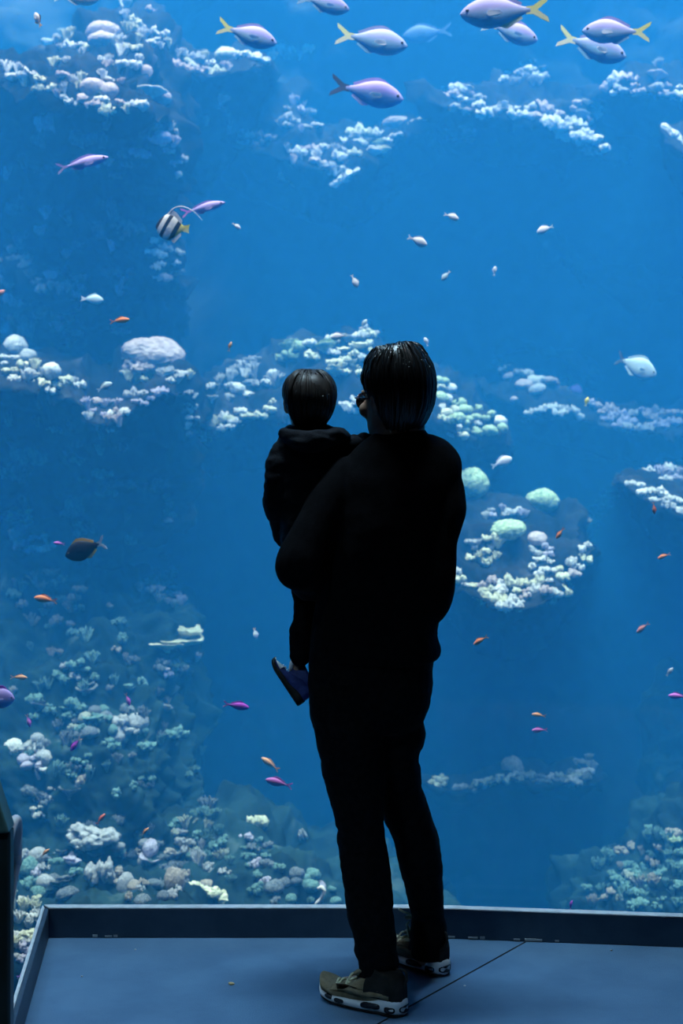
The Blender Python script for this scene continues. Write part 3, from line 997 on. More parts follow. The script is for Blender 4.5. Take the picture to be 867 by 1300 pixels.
# --- middle right, hazy
scatter([(632, 462), (672, 476), (714, 484), (716, 496), (680, 496), (640, 476)], 16, 7, 12, ('lump', 'dome'), ('grey', 'pink', 'white'),
        'hazy pinkish coral along the middle right ridge', 'hazy corals of the middle right ridge')
scatter([(664, 524), (690, 516), (734, 520), (738, 528), (690, 526), (668, 532)], 10, 6, 10, ('ridge',), ('white', 'grey'),
        'pale coral on the thin middle right rim', 'thin rim corals at the middle right')
scatter([(745, 510), (800, 520), (867, 524), (867, 540), (800, 548), (760, 530)], 22, 7, 13, ('lump', 'ridge'), ('grey', 'lavender', 'pink'),
        'hazy mauve coral on the far right ridge', 'hazy corals of the far right ridge')
put_coral('dome', 'purple', 730, 497, 10, 9, 'round bright purple coral on the middle right ridge', sink=-.3)
put_coral('dome', 'pink', 653, 507, 6, 4, 'small round buff coral alone beneath the middle right ridge', sink=0)
# --- right bowl
put_coral('dome', 'green', 598, 614, 24, 20, 'large yellow green dome coral touching the elbow of the man', sink=-.3, var=1)
put_coral('dome', 'green', 688, 637, 23, 16, 'dull green dome coral at the right of the bowl shelf', sink=-.1)
put_coral('dome', 'green', 643, 672, 25, 13, 'flat pale green dome coral in the middle of the bowl shelf', sink=-.2)
put_coral('dome', 'pink', 682, 684, 15, 9, 'buff dome coral right of the flat pale green one', sink=-.1)
put_coral('lump', 'cream', 630, 684, 9, 11, 'bright cream coral knob below the flat green dome', sink=-.4)
scatter([(615, 650), (640, 644), (666, 648), (664, 660), (636, 658), (612, 662)], 9, 6, 11, ('lump', 'finger'), ('white', 'grey', 'lavender'),
        'pale coral at the back of the bowl shelf', 'corals at the back of the bowl shelf')
scatter([(595, 682), (625, 680), (640, 700), (620, 716), (592, 708)], 10, 6, 11, ('lump', 'finger'), ('white', 'cream', 'grey'),
        'pale knobbly coral inside the left of the bowl shelf', 'corals inside the left of the bowl shelf')
scatter([(672, 700), (700, 690), (706, 716), (690, 736), (672, 722)], 9, 6, 10, ('lump',), ('grey', 'white', 'lavender'),
        'dim knobbly coral inside the right of the bowl shelf', 'corals inside the right of the bowl shelf')
scatter([(578, 724), (600, 742), (640, 732), (690, 738), (720, 712), (745, 690), (750, 702), (725, 745), (700, 765), (680, 752), (645, 772), (612, 758), (582, 742)], 48, 7, 13, ('lump', 'ridge', 'lump'), ('white', 'white', 'cream', 'pink'),
        'white coral crusting the curved lower rim of the bowl shelf', 'rim corals of the bowl shelf')
scatter([(742, 650), (770, 625), (790, 620), (775, 645), (745, 690)], 10, 6, 10, ('finger', 'lump'), ('grey', 'grey', 'lavender'),
        'faint coral trailing up from the bowl shelf to the right', 'faint corals right of the bowl shelf')
# --- far right tip
scatter([(797, 612), (820, 618), (850, 630), (867, 636), (867, 652), (845, 648), (820, 632)], 16, 6, 11, ('ridge', 'lump'), ('white', 'white', 'grey'),
        'white coral along the rim of the tip at the middle right edge', 'rim corals at the middle right edge')
scatter([(812, 594), (840, 590), (867, 586), (867, 612), (840, 610)], 10, 6, 11, ('finger', 'ridge'), ('grey', 'lavender', 'white'),
        'mauve feathery coral above the tip at the middle right edge', 'feathery corals at the middle right edge')
# --- lower right shelf
scatter([(578, 1000), (600, 994), (640, 984), (700, 984), (750, 986), (748, 996), (700, 994), (640, 992), (600, 1004), (580, 1008)], 30, 6, 11, ('ridge', 'lump'), ('white', 'cream', 'grey'),
        'pale coral along the thin lower right shelf', 'corals of the thin lower right shelf')
put_coral('lump', 'cream', 557, 991, 20, 9, 'cream coral patch left of the thin lower right shelf', sink=-.2)
put_coral('dome', 'brown', 650, 974, 17, 14, 'grey brown dome coral on the thin lower right shelf', sink=-.1)
scatter([(722, 984), (738, 966), (752, 960), (752, 988)], 8, 7, 11, ('finger', 'lump'), ('grey', 'white'),
        'dim coral mound at the right end of the lower right shelf', 'mound corals of the lower right shelf')
# --- lower left face
scatter([(12, 684), (30, 676), (66, 684), (68, 696), (40, 702), (18, 698)], 11, 6, 11, ('lump', 'finger'), ('lavender', 'lavender', 'white'),
        'lavender coral on the rock face near the left edge', 'lavender corals near the left edge')
scatter([(12, 652), (40, 650), (44, 666), (16, 668)], 6, 6, 10, ('lump',), ('teal', 'green'),
        'dull green coral above the lavender patch', 'green corals above the lavender patch')
scatter([(180, 738), (210, 726), (228, 758), (232, 772), (205, 764), (176, 750)], 14, 6, 11, ('lump', 'finger'), ('lavender', 'grey', 'grey'),
        'dim mauve coral on the edge of the left rock face', 'mauve corals on the left rock face edge')
scatter([(206, 622), (216, 624), (220, 668), (208, 668)], 5, 5, 8, ('finger', 'lump'), ('grey', 'teal'),
        'faint coral streak on the dark upper left rock face', 'faint coral streak')
scatter([(208, 706), (222, 710), (220, 734), (208, 734)], 4, 5, 8, ('lump',), ('grey', 'lavender'), 'faint coral above the mauve edge', 'faint corals above the mauve edge')
put_coral('plate', 'cream', 228, 812, 36, 20, 'pale cream sheet coral standing alone on the lower left face', sink=-.3, var=0)
put_coral('plate', 'cream', 214, 820, 26, 8, 'lower lobe of pale coral just left of the cream sheet', sink=-.3, var=2)
scatter([(200, 838), (250, 836), (256, 862), (215, 862)], 8, 6, 10, ('lump', 'finger'), ('lavender', 'grey'),
        'dim coral under the pale cream sheet coral', 'dim corals under the cream sheet')
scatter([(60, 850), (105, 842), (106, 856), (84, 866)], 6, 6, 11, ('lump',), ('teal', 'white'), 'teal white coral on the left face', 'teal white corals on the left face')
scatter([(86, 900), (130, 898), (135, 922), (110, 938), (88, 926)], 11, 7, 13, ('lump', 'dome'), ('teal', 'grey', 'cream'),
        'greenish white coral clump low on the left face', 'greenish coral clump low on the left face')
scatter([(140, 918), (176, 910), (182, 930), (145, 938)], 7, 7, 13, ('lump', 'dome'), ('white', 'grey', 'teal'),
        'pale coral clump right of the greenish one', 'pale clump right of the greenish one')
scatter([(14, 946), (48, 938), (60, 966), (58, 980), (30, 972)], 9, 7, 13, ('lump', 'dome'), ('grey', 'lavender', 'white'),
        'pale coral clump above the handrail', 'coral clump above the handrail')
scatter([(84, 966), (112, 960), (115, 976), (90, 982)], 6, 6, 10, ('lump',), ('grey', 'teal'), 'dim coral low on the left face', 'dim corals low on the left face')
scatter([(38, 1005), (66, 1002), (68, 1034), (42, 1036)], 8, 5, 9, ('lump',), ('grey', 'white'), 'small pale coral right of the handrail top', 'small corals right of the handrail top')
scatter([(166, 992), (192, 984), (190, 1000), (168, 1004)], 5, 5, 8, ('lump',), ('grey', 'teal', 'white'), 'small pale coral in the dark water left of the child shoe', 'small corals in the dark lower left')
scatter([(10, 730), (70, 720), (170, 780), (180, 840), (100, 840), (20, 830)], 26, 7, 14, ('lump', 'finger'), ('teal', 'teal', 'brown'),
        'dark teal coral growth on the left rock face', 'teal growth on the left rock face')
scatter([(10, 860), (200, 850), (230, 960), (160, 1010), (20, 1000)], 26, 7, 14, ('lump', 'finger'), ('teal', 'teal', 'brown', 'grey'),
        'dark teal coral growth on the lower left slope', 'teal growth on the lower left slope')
# --- bottom
put_coral('lump', 'grey', 116, 1062, 34, 17, 'grey white boulder coral with a dark hollow at the lower left', sink=0)
put_coral('lump', 'white', 108, 1070, 18, 11, 'whitish coral on the front of the grey boulder coral', sink=-.5)
put_coral('lump', 'grey', 128, 1112, 22, 24, 'tall grey knobbly coral rising behind the kerb corner', sink=-.2)
put_coral('dome', 'grey', 160, 1124, 13, 17, 'upright grey coral right of the tall knobbly one', sink=-.2)
put_coral('dome', 'brown', 222, 1118, 14, 18, 'upright brown rounded coral behind the kerb', sink=-.2)
put_coral('plate', 'lavender', 190, 1093, 17, 14, 'mauve triangular coral behind the upright grey one', sink=-.2)
put_coral('ridge', 'cream', 275, 1133, 30, 9, 'long pale log of coral lying behind the kerb', roll=18, sink=-.3)
put_coral('dome', 'brown', 262, 1124, 12, 8, 'brown stub at the upper end of the pale coral log', sink=-.3)
put_coral('lump', 'cream', 326, 1046, 14, 12, 'pale yellowish coral on the slope left of the man', sink=-.2)
put_coral('lump', 'grey', 383, 1062, 9, 12, 'dim grey coral beside the knee of the man', sink=-.2)
scatter([(20, 1090), (90, 1080), (100, 1140), (60, 1140), (28, 1130)], 15, 8, 14, ('lump', 'dome', 'plate'), ('grey', 'lavender', 'teal'),
        'grey coral rubble left of the kerb corner', 'grey rubble left of the kerb corner')
scatter([(140, 1076), (175, 1060), (240, 1090), (240, 1140), (170, 1146), (145, 1120)], 22, 7, 12, ('lump', 'dome'), ('grey', 'white', 'brown', 'lavender'),
        'small grey rubble coral behind the far kerb', 'rubble corals behind the far kerb')
scatter([(215, 1046), (262, 1030), (290, 1080), (300, 1120), (262, 1112), (235, 1080)], 24, 7, 13, ('lump', 'finger'), ('teal', 'cream', 'teal', 'white'),
        'mint green coral on the bottom slope', 'mint corals on the bottom slope')
scatter([(305, 1060), (340, 1064), (340, 1100), (310, 1100)], 9, 6, 11, ('lump',), ('lavender', 'grey', 'teal'), 'mauve grey coral on the bottom slope near the man', 'mauve corals on the bottom slope')
scatter([(320, 1110), (370, 1100), (425, 1120), (425, 1146), (330, 1146)], 14, 7, 13, ('lump', 'dome'), ('grey', 'lavender', 'teal'),
        'dim rubble coral behind the kerb left of the legs', 'dim rubble left of the legs')
scatter([(14, 1140), (46, 1140), (56, 1160), (40, 1190), (18, 1200)], 16, 8, 14, ('lump', 'finger'), ('cream', 'white', 'cream'),
        'bright cream coral in the gap left of the platform', 'bright corals left of the platform')
scatter([(16, 1200), (36, 1196), (32, 1224), (16, 1224)], 6, 7, 11, ('lump',), ('grey', 'lavender', 'white'),
        'pale coral low in the gap left of the platform', 'lower corals left of the platform')
scatter([(760, 1090), (830, 1050), (867, 1060), (867, 1155), (740, 1150)], 40, 7, 14, ('lump', 'finger'), ('teal', 'teal', 'green', 'brown'),
        'dark green coral growth on the bottom right mound', 'green growth on the bottom right mound')
scatter([(775, 1110), (800, 1096), (822, 1120), (815, 1150), (790, 1150)], 8, 6, 10, ('lump',), ('green', 'cream', 'teal'),
        'pale green coral catching light at the bottom right', 'pale green corals at the bottom right')
put_coral('lump', 'green', 852, 1064, 12, 7, 'pale green coral near the right edge above the mound', sink=-.2)
put_coral('ridge', 'cream', 774, 1078, 9, 5, 'small pale green coral left of the bottom right mound', roll=-50, sink=-.3)
# slender white worm-like sponge standing behind the kerb
bm = bmesh.new()
SY = 6.0
tube(bm, [(*P(398, 1162, SY), M(2.6, SY)), (*P(402, 1148, SY), M(2.8, SY)), (*P(408, 1141, SY), M(2.9, SY)), (*P(411, 1132, SY), M(3.1, SY)), (*P(408, 1127, SY), M(3, SY)), (*P(404.5, 1128, SY), M(2.2, SY))], 5, 12)
o = link('tube_sponge', bm, MAT['coral_white'])
tag(o, 'slim curved cream white sponge poking up behind the kerb', 'sponge')

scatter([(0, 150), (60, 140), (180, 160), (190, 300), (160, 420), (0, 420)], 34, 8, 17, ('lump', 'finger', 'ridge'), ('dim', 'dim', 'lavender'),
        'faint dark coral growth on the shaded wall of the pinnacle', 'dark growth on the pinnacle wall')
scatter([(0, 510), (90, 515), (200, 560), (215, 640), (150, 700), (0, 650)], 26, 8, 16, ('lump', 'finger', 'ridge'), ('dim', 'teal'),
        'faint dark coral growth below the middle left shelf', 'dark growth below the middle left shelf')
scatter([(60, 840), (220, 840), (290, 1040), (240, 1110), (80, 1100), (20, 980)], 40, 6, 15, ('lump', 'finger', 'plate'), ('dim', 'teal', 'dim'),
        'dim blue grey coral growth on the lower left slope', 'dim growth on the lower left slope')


# ------------------------------------------------------------------ fish (unit length, head to +x, back to +z)
FT = {  # height, width, tail height, tail fork, tail length, dorsal height, anal height
    'jack': (.36, .15, .30, .13, .24, .05, .05),
    'slim': (.20, .12, .22, .12, .20, .05, .05),
    'damsel': (.42, .17, .26, .06, .20, .09, .09),
    'anthias': (.29, .15, .26, .12, .22, .07, .06),
    'surgeon': (.46, .13, .34, .10, .17, .07, .06),
    'banner': (.74, .13, .26, .02, .15, .16, .16),
    'angel': (.56, .16, .30, .03, .18, .10, .10),
}
FMESH = {}


def fish_mesh(t):
    if t in FMESH:
        return FMESH[t]
    h, wd, th, fk, tl, dh, ah = FT[t]
    xt = -.5 + tl * .86                      # where the tail starts
    prof = [(0, .02), (.02, .16), (.06, .36), (.14, .63), (.26, .88), (.38, 1), (.52, .96), (.66, .76), (.8, .46), (.9, .27), (.96, .21), (1, .19)]
    rings = []
    for u, k in catmull(prof, 3):
        x = .5 + (xt - .5) * u
        hh = max(.004, h / 2 * k)
        ww = max(.004, wd / 2 * (k ** .75) * (1 - .55 * max(0, u - .55) / .45))
        rings.append([Vector((x, ww * math.cos(a) * (abs(math.cos(a)) ** .15), hh * math.sin(a))) for a in (2 * math.pi * q / 20 for q in range(20))])
    bm = bmesh.new()
    loft(bm, rings)

    def done(bm, nm, mats=1):
        bmesh.ops.recalc_face_normals(bm, faces=bm.faces[:])
        me = bpy.data.meshes.new(nm)
        bm.to_mesh(me)
        bm.free()
        me.materials.append(MAT['f_white'])
        me.polygons.foreach_set('use_smooth', [nm in ('fish_body', 'fish_eye')] * len(me.polygons))
        return me
    d = {'body': done(bm, 'fish_body')}
    bm = bmesh.new()
    e = .12 * h
    prism(bm, [(xt + .05, 0, e), (xt - .03, 0, e * 1.1), (-.44, 0, th * .40), (-.5, 0, th / 2), (-.485, 0, th * .3), (-.5 + fk, 0, .0), (-.485, 0, -th * .3), (-.5, 0, -th / 2), (-.44, 0, -th * .40), (xt - .03, 0, -e * 1.1), (xt + .05, 0, -e)], (0, 1, 0), .016)
    d['tail_fin'] = done(bm, 'fish_tail')

    def edge(u):
        for (u0, k0), (u1, k1) in zip(prof, prof[1:]):
            if u0 <= u <= u1:
                return h / 2 * (k0 + (k1 - k0) * (u - u0) / (u1 - u0))
        return 0

    def fin(u0, u1, hgt, sgn, lean=.04):
        n = 8
        lo_, hi_ = [], []
        for q in range(n + 1):
            u = u0 + (u1 - u0) * q / n
            x = .5 + (xt - .5) * u
            z = edge(u)
            f = min(1, q / 1.5) * (1 - .45 * q / n)
            lo_.append((x, 0, sgn * z * .85))
            hi_.append((x - lean * f, 0, sgn * (z + hgt * f)))
        bm = bmesh.new()
        prism(bm, lo_ + hi_[::-1], (0, 1, 0), .012)
        return bm
    if t == 'banner':
        bm = fin(.34, .86, dh, 1)
        tube(bm, [(.16, 0, .36, .022), (.02, 0, .55, .018), (-.25, 0, .62, .014), (-.58, 0, .50, .009), (-.85, 0, .28, .005)], 5, 6)
        d['dorsal_fin'] = done(bm, 'fish_dorsal')
    else:
        d['dorsal_fin'] = done(fin(.26, .86, dh, 1), 'fish_dorsal')
    d['anal_fin'] = done(fin(.56, .86, ah, -1), 'fish_anal')
    for nm, sg in (('pectoral_fin', 1), ('pectoral_fin_far', -1)):
        bm = bmesh.new()
        y = sg * wd * .47
        prism(bm, [(.2, y, -.03), (.17, y + sg * .012, .005), (.05, y + sg * .05, -.015), (.02, y + sg * .055, -.05), (.08, y + sg * .03, -.07), (.17, y + sg * .01, -.06)], (0, 1, .3), .008)
        d[nm] = done(bm, 'fish_pectoral')
    bm = bmesh.new()
    for sg in (1, -1):
        ball(bm, (.5 - .11 * (.5 - xt), sg * wd * .30, h * .07), .022, 2, 1, .5, 1)
    d['eye'] = done(bm, 'fish_eye')
    FMESH[t] = d
    return d


def setmat(o, m):
    o.material_slots[0].link = 'OBJECT'
    o.material_slots[0].material = MAT[m]


def fish(name, label, t, px, py, Y, ln, face, tilt=0, yaw=0, body='f_blue', tail=None, fins=None, parts=('tail_fin', 'dorsal_fin', 'anal_fin', 'pectoral_fin', 'eye'), group=None, dorsal=None, anal=None, pect=None, roll=0):
    """A fish whose middle shows at (px, py), Y metres away, ln pixels long; face 1 swims right, -1 left; tilt lifts the head; yaw turns it away."""
    d = fish_mesh(t)
    o = bpy.data.objects.new(name, d['body'])
    COL.objects.link(o)
    setmat(o, body)
    L = M(ln, Y) / max(.35, abs(math.cos(math.radians(yaw))))
    o.scale = (L, L, L)
    o.location = P(px, py, Y)
    base = 0 if face > 0 else math.pi
    o.rotation_euler = (Matrix.Rotation(base + face * math.radians(yaw), 3, 'Z') @ Matrix.Rotation(-math.radians(tilt), 3, 'Y') @ Matrix.Rotation(math.radians(roll), 3, 'X')).to_euler()
    tag(o, label, 'fish', group)
    col = {'tail_fin': tail or body, 'dorsal_fin': dorsal or fins or body, 'anal_fin': anal or fins or body, 'pectoral_fin': pect or fins or body, 'eye': 'eye'}
    for p in parts:
        for q in ((p, p + '_far') if p == 'pectoral_fin' else (p,)):
            c = bpy.data.objects.new(p, d[q])
            COL.objects.link(c)
            c.parent = o
            if p == 'eye':
                c.material_slots[0].link = 'OBJECT'
                c.material_slots[0].material = MAT['eye']
            else:
                setmat(c, col[p])
    return o


ALL = ('tail_fin', 'dorsal_fin', 'anal_fin', 'pectoral_fin', 'eye')
SM = ('tail_fin', 'dorsal_fin')
Yt = 'f_yellow'
# big yellow tailed fish near the surface
fish('yellowtail_fish', 'blue fish with yellow forked tail above the bright white shell coral', 'jack', 314, 44, 6.3, 76, 1, -14, 12, 'f_blue', Yt)
fish('yellowtail_fish', 'blue fish with pale yellow tail swimming right at top centre', 'jack', 472, 51, 6.5, 92, 1, -8, 8, 'f_bluedk', 'f_yellowpale', pect='f_white')
fish('yellowtail_fish', 'large blue fish with bright yellow tail facing left at the top edge', 'jack', 640, 15, 5.9, 112, -1, -2, 6, 'f_blue', Yt, anal='f_yellowpale', pect='f_white')
fish('yellowtail_fish', 'pale blue fish half hidden under the large yellow tailed one', 'jack', 648, 40, 6.5, 74, 1, -14, 14, 'f_blue', 'f_pale')
fish('yellowtail_fish', 'small yellow tailed fish facing left at the upper right', 'jack', 782, 40, 6.2, 82, -1, 6, 18, 'f_blue', Yt, pect='f_white')
fish('yellowtail_fish', 'blue fish with drooping yellow tail facing right below another at the upper right', 'jack', 752, 59, 6.5, 92, 1, -14, 12, 'f_bluedk', 'f_yellowpale', pect='f_white')
fish('yellowtail_fish', 'blue fish cut by the top edge above centre', 'jack', 411, 4, 6.3, 66, 1, -10, 15, 'f_blue', 'f_blue')
fish('yellowtail_fish', 'pale fish belly showing at the top edge left of the pinnacle tip', 'jack', 98, -4, 6.3, 56, 1, 0, 15, 'f_white', 'f_pale')
fish('snapper', 'lilac striped fish with dark tail below the top centre fish', 'jack', 466, 117, 6.6, 94, 1, -10, 8, 'f_snapper', 'f_dark', fins='f_lilac', pect='f_white')
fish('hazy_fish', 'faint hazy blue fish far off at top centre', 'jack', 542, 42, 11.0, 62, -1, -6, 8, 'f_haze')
fish('reef_fish', 'pale blue grey fish swimming right at the middle right', 'surgeon', 808, 465, 7.6, 57, 1, -22, 14, 'f_pale', 'f_haze')
# slim lilac fish
fish('slender_fish', 'slender lilac fish alone in front of the dark pinnacle', 'slim', 105, 207, 6.0, 67, 1, 14, 6, 'f_lilac')
fish('slender_fish', 'slender violet fish just above the banded fish', 'slim', 258, 264, 6.0, 57, 1, 15, 6, 'f_lilac', 'f_magenta')
# banded fish
fish('bannerfish', 'black and white banded fish with yellow tail and long streamer', 'banner', 219, 289, 5.9, 44, -1, 6, 10, 'f_banded', Yt, dorsal='f_white', anal='f_white')
fish('clownfish', 'little white and orange fish near the top left corner', 'damsel', 48, 25, 5.9, 19, -1, 62, 30, 'f_white', 'f_peach', anal='f_amber', dorsal='f_dark')
# black fish with amber patches
fish('tang', 'black fish with orange fins near its tail at the left', 'surgeon', 108, 697, 5.6, 55, -1, -20, 8, 'f_black', 'f_silver', dorsal='f_amber', anal='f_amber')
# white and pale small fish
PALE = [
    ('small pale blue fish level with the faint left shelf', 117, 380, 28, 1, -3, 'f_pale', 'f_white'),
    ('small pale blue fish over the middle left shelf corals', 133, 491, 21, 1, 28, 'f_pale', 'f_pale'),
    ('tiny white fish right of the banded fish', 300, 287, 13, 1, -35, 'f_white', 'f_white'),
    ('tiny white fish upper one of those right of centre', 573, 275, 20, 1, -18, 'f_white', 'f_white'),
    ('small white fish with ragged fins right of centre', 530, 306, 27, 1, -22, 'f_white', 'f_white'),
    ('small white fish swimming left at the upper right', 692, 291, 22, -1, -20, 'f_white', 'f_pale'),
    ('tiny white fish diving straight above the child', 450, 357, 18, 1, -65, 'f_white', 'f_white'),
    ('tiny pale fish above and right of the man, head lowered', 566, 350, 16, -1, -48, 'f_pale', 'f_white'),
    ('tiny white fish pointing up at the right of centre', 628, 344, 12, 1, 82, 'f_white', 'f_white'),
    ('small white fish over the plate corals above the child', 430, 427, 21, -1, -8, 'f_white', 'f_pale'),
    ('tiny round pale fish touching the hair of the man', 532, 443, 11, 1, 10, 'f_white', 'f_white'),
    ('tiny round pale fish just above the hair of the man', 541, 434, 12, -1, 70, 'f_white', 'f_white'),
    ('tiny pale fish above the left of the head of the man', 462, 411, 13, 1, 55, 'f_pale', 'f_white'),
    ('small white fish right of the shoulder of the man', 637, 587, 29, 1, 22, 'f_white', 'f_pale'),
    ('tiny white fish left of the shoe of the child', 324, 804, 14, 1, -78, 'f_white', 'f_peach'),
    ('tiny pale fish near the right edge above the purple one', 850, 853, 13, 1, 50, 'f_silver', 'f_silver'),
]
for lb, x, y, l, fc, tl, b, tt in PALE:
    fish('damselfish', lb, 'damsel', x, y, 6.2 + (x * 7 % 10) * .1, l, fc, tl, 10, b, tt, parts=SM)
# orange and pink fish
OR = [
    ('orange fish on the left below the small pale blue one', 152, 407, 25, 1, 8, 'f_orange', 'f_red'),
    ('tiny orange fish seen head on above the middle shelf', 292, 440, 13, 1, 75, 'f_peach', 'f_orange'),
    ('orange fish below the black one at the left', 58, 761, 31, -1, 8, 'f_orange', 'f_rose'),
    ('peach orange fish near the left edge above a purple glow', 24, 860, 21, 1, -4, 'f_peach', 'f_peach'),
    ('peach and yellow fish below the shoe of the child', 343, 970, 27, -1, 34, 'f_peach', 'f_orange'),
    ('peach fish at the lower right with bent tail', 684, 908, 18, -1, 6, 'f_peach', 'f_orange'),
    ('orange fish slanting up right of the hip of the man', 610, 813, 21, -1, -32, 'f_orange', 'f_peach'),
    ('coral red fish near the right edge', 843, 706, 17, -1, -22, 'f_orange', 'f_rose'),
    ('pinkish fish slanting up at the lower right', 816, 797, 20, -1, -40, 'f_rose', 'f_rose'),
    ('orange fish above the bowl shelf', 711, 677, 17, -1, -55, 'f_orange', 'f_red'),
    ('small red fish pointing up below the right edge tip', 830, 645, 16, 1, -84, 'f_red', 'f_rose'),
    ('red fish curving above the grey boulder coral', 128, 1040, 17, 1, 52, 'f_red', 'f_red'),
    ('tiny peach fish above the rubble behind the kerb', 184, 1056, 14, 1, 45, 'f_peach', 'f_white'),
    ('tiny peach fish right of the handrail', 57, 1083, 15, 1, 42, 'f_peach', 'f_white'),
]
for lb, x, y, l, fc, tl, b, tt in OR:
    fish('anthias', lb, 'anthias', x, y, 5.3 + (x * 3 % 10) * .06, l, fc, tl, 10, b, tt, parts=SM)
# purple fish
PU = [
    ('bright purple fish at the end of the lavender coral', 75, 690, 15, -1, 6, 'f_magenta', 'f_magenta'),
    ('deep purple fish left of the shoe of the child', 300, 896, 33, 1, -10, 'f_violet', 'f_magenta'),
    ('plum coloured fish with pale fins beneath the peach and yellow one', 354, 994, 35, -1, 12, 'f_plum', 'f_magenta'),
    ('faint mauve fish directly under the peach fish at the lower right', 685, 927, 20, -1, -4, 'f_plum', 'f_plum'),
    ('bright magenta fish at the lower right edge', 861, 884, 25, -1, 2, 'f_magenta', 'f_magenta'),
    ('purple and pink fish standing upright on the lower left', 162, 888, 17, 1, -72, 'f_magenta', 'f_rose'),
    ('small purple and pink upright fish nearest the left edge', 36, 915, 17, 1, -74, 'f_magenta', 'f_rose'),
    ('purple fish with pale tail diving over the lower left slope', 96, 945, 22, -1, -52, 'f_violet', 'f_peach'),
    ('small violet fish above the right part of the kerb', 725, 1149, 12, 1, 78, 'f_violet', 'f_magenta'),
    ('small purple fish low in the gap left of the platform', 28, 1238, 14, 1, 20, 'f_violet', 'f_magenta'),
]
for lb, x, y, l, fc, tl, b, tt in PU:
    fish('basslet', lb, 'anthias', x, y, 5.2 + (x * 3 % 10) * .05, l, fc, tl, 10, b, tt, parts=SM)
fish('basslet', 'tiny yellow fish beside the round purple coral', 'damsel', 745, 510, 6.8, 12, 1, 75, 10, 'f_yellow', 'f_yellowpale', parts=SM)
fish('angelfish', 'lilac and white fish cut by the left edge', 'angel', -4, 886, 5.3, 44, 1, -6, 10, 'f_lilac', 'f_violet', dorsal='f_violet', anal='f_peach')
fish('damselfish', 'pale pink fish nose poking in at the left edge', 'damsel', 0, 373, 6.0, 15, 1, 40, 10, 'f_rose', 'f_rose', parts=SM)

# ------------------------------------------------------------------ people
def srng(px_l, px_r, py, Y, hd, n=28, ex=2.3, dx=0.0):
    """Horizontal body ring between two silhouette columns of row py."""
    a, b = P(px_l, py, Y), P(px_r, py, Y)
    c = (a + b) / 2
    hw = (b.x - a.x) / 2
    ring = []
    for k in range(n):
        t = 2 * math.pi * k / n
        ct, st = math.cos(t), math.sin(t)
        ring.append(Vector((c.x + hw * math.copysign(abs(ct) ** (2 / ex), ct), c.y + hd * math.copysign(abs(st) ** (2 / ex), st), c.z)))
    return ring


def rings(bm, rows, shrink=0.0, per=4, ex=2.3):
    """rows: (py, left px, right px, Y, half depth); shrink in metres."""
    out = []
    for py, l, r, Y, hd in catmull([tuple(map(float, q)) for q in rows], per):
        s = shrink * F / Y
        if r - l < 2 * s + 6:
            s = max(0, (r - l - 6) / 2)
        out.append(srng(l + s, r - s, py, Y, max(.012, hd - shrink), ex=ex))
    loft(bm, out)


def ptube(bm, pts, shrink=0.0, per=6, n=16):
    """pts: (px, py, Y, radius px)"""
    q = []
    for px, py, Y, r in pts:
        c = P(px, py, Y)
        q.append((c.x, c.y, c.z, max(.006, M(r, Y) - shrink)))
    tube(bm, q, per, n)


HEAD = [(-.012, .012, .066, .03), (.0, .026, .084, -.015), (.018, .042, .092, -.050), (.045, .057, .093, -.076), (.075, .066, .090, -.090), (.105, .071, .088, -.098), (.135, .074, .085, -.102),
        (.165, .0755, .086, -.100), (.19, .069, .073, -.090), (.212, .053, .048, -.070), (.228, .032, .018, -.044), (.236, .010, -.008, -.022)]


def head_ring(z, infl=0.0, n=32):
    tab = HEAD
    z = max(tab[0][0], min(tab[-1][0], z))
    for a, b in zip(tab, tab[1:]):
        if a[0] <= z <= b[0]:
            t = (z - a[0]) / (b[0] - a[0])
            w_, f_, k_ = (x + (y - x) * t for x, y in zip(a[1:], b[1:]))
            break
    return w_ + infl, f_ + infl, k_ - infl


def head_pt(an, z, infl=0.0):
    """Point on the head at height z; an = 0 at the right ear, 90 deg at the face."""
    w_, f_, k_ = head_ring(z, infl)
    cy, hy = (f_ + k_) / 2, (f_ - k_) / 2
    ct, st = math.cos(an), math.sin(an)
    e = 2 / 2.25
    return Vector((w_ * math.copysign(abs(ct) ** e, ct), cy + hy * math.copysign(abs(st) ** e, st), z))


def head_bm(bm, X, child=False):
    """Skull, face, ears and nose through matrix X."""
    zs = [z for z, *_ in catmull([(h[0],) for h in HEAD], 2)]
    loft(bm, [[X @ head_pt(2 * math.pi * k / 32, z) for k in range(32)] for z in zs])

    def blob(c, r, sx, sy, sz, sub=3):
        vs_ = bmesh.ops.create_icosphere(bm, subdivisions=sub, radius=1, matrix=X @ Matrix.Translation(c) @ Matrix.Diagonal((r * sx, r * sy, r * sz, 1)))['verts']
        return vs_
    k = .75 if child else 1
    blob((0, .098 * (1 if not child else .97), .088), .018 * k, .8, 1.1, .8)        # nose tip
    for q in range(4):
        blob((0, .086 + .003 * q * (.6 if child else 1), .120 - .009 * q), .011, .75, 1, 1)   # bridge
    for sg in (1, -1):
        blob((sg * .012 * k, .092, .084), .009, 1, 1, .8)             # nostril wings
        blob((sg * .033, .078, .141), .02, 1.2, .7, .55)              # brow
        blob((sg * .042, .070, .095), .026, 1, .8, .9)                # cheek
        blob((sg * .077, -.008, .112), .030, .35, .62, 1.05)          # ear
        blob((sg * .079, -.012, .124), .022, .5, .7, .9)
    blob((0, .090, .057), .016, 1.3, .7, .42)                         # upper lip
    blob((0, .089, .045), .016, 1.15, .75, .5)                        # lower lip
    blob((0, .084, .012), .02, 1.2, .8, .8)                           # chin


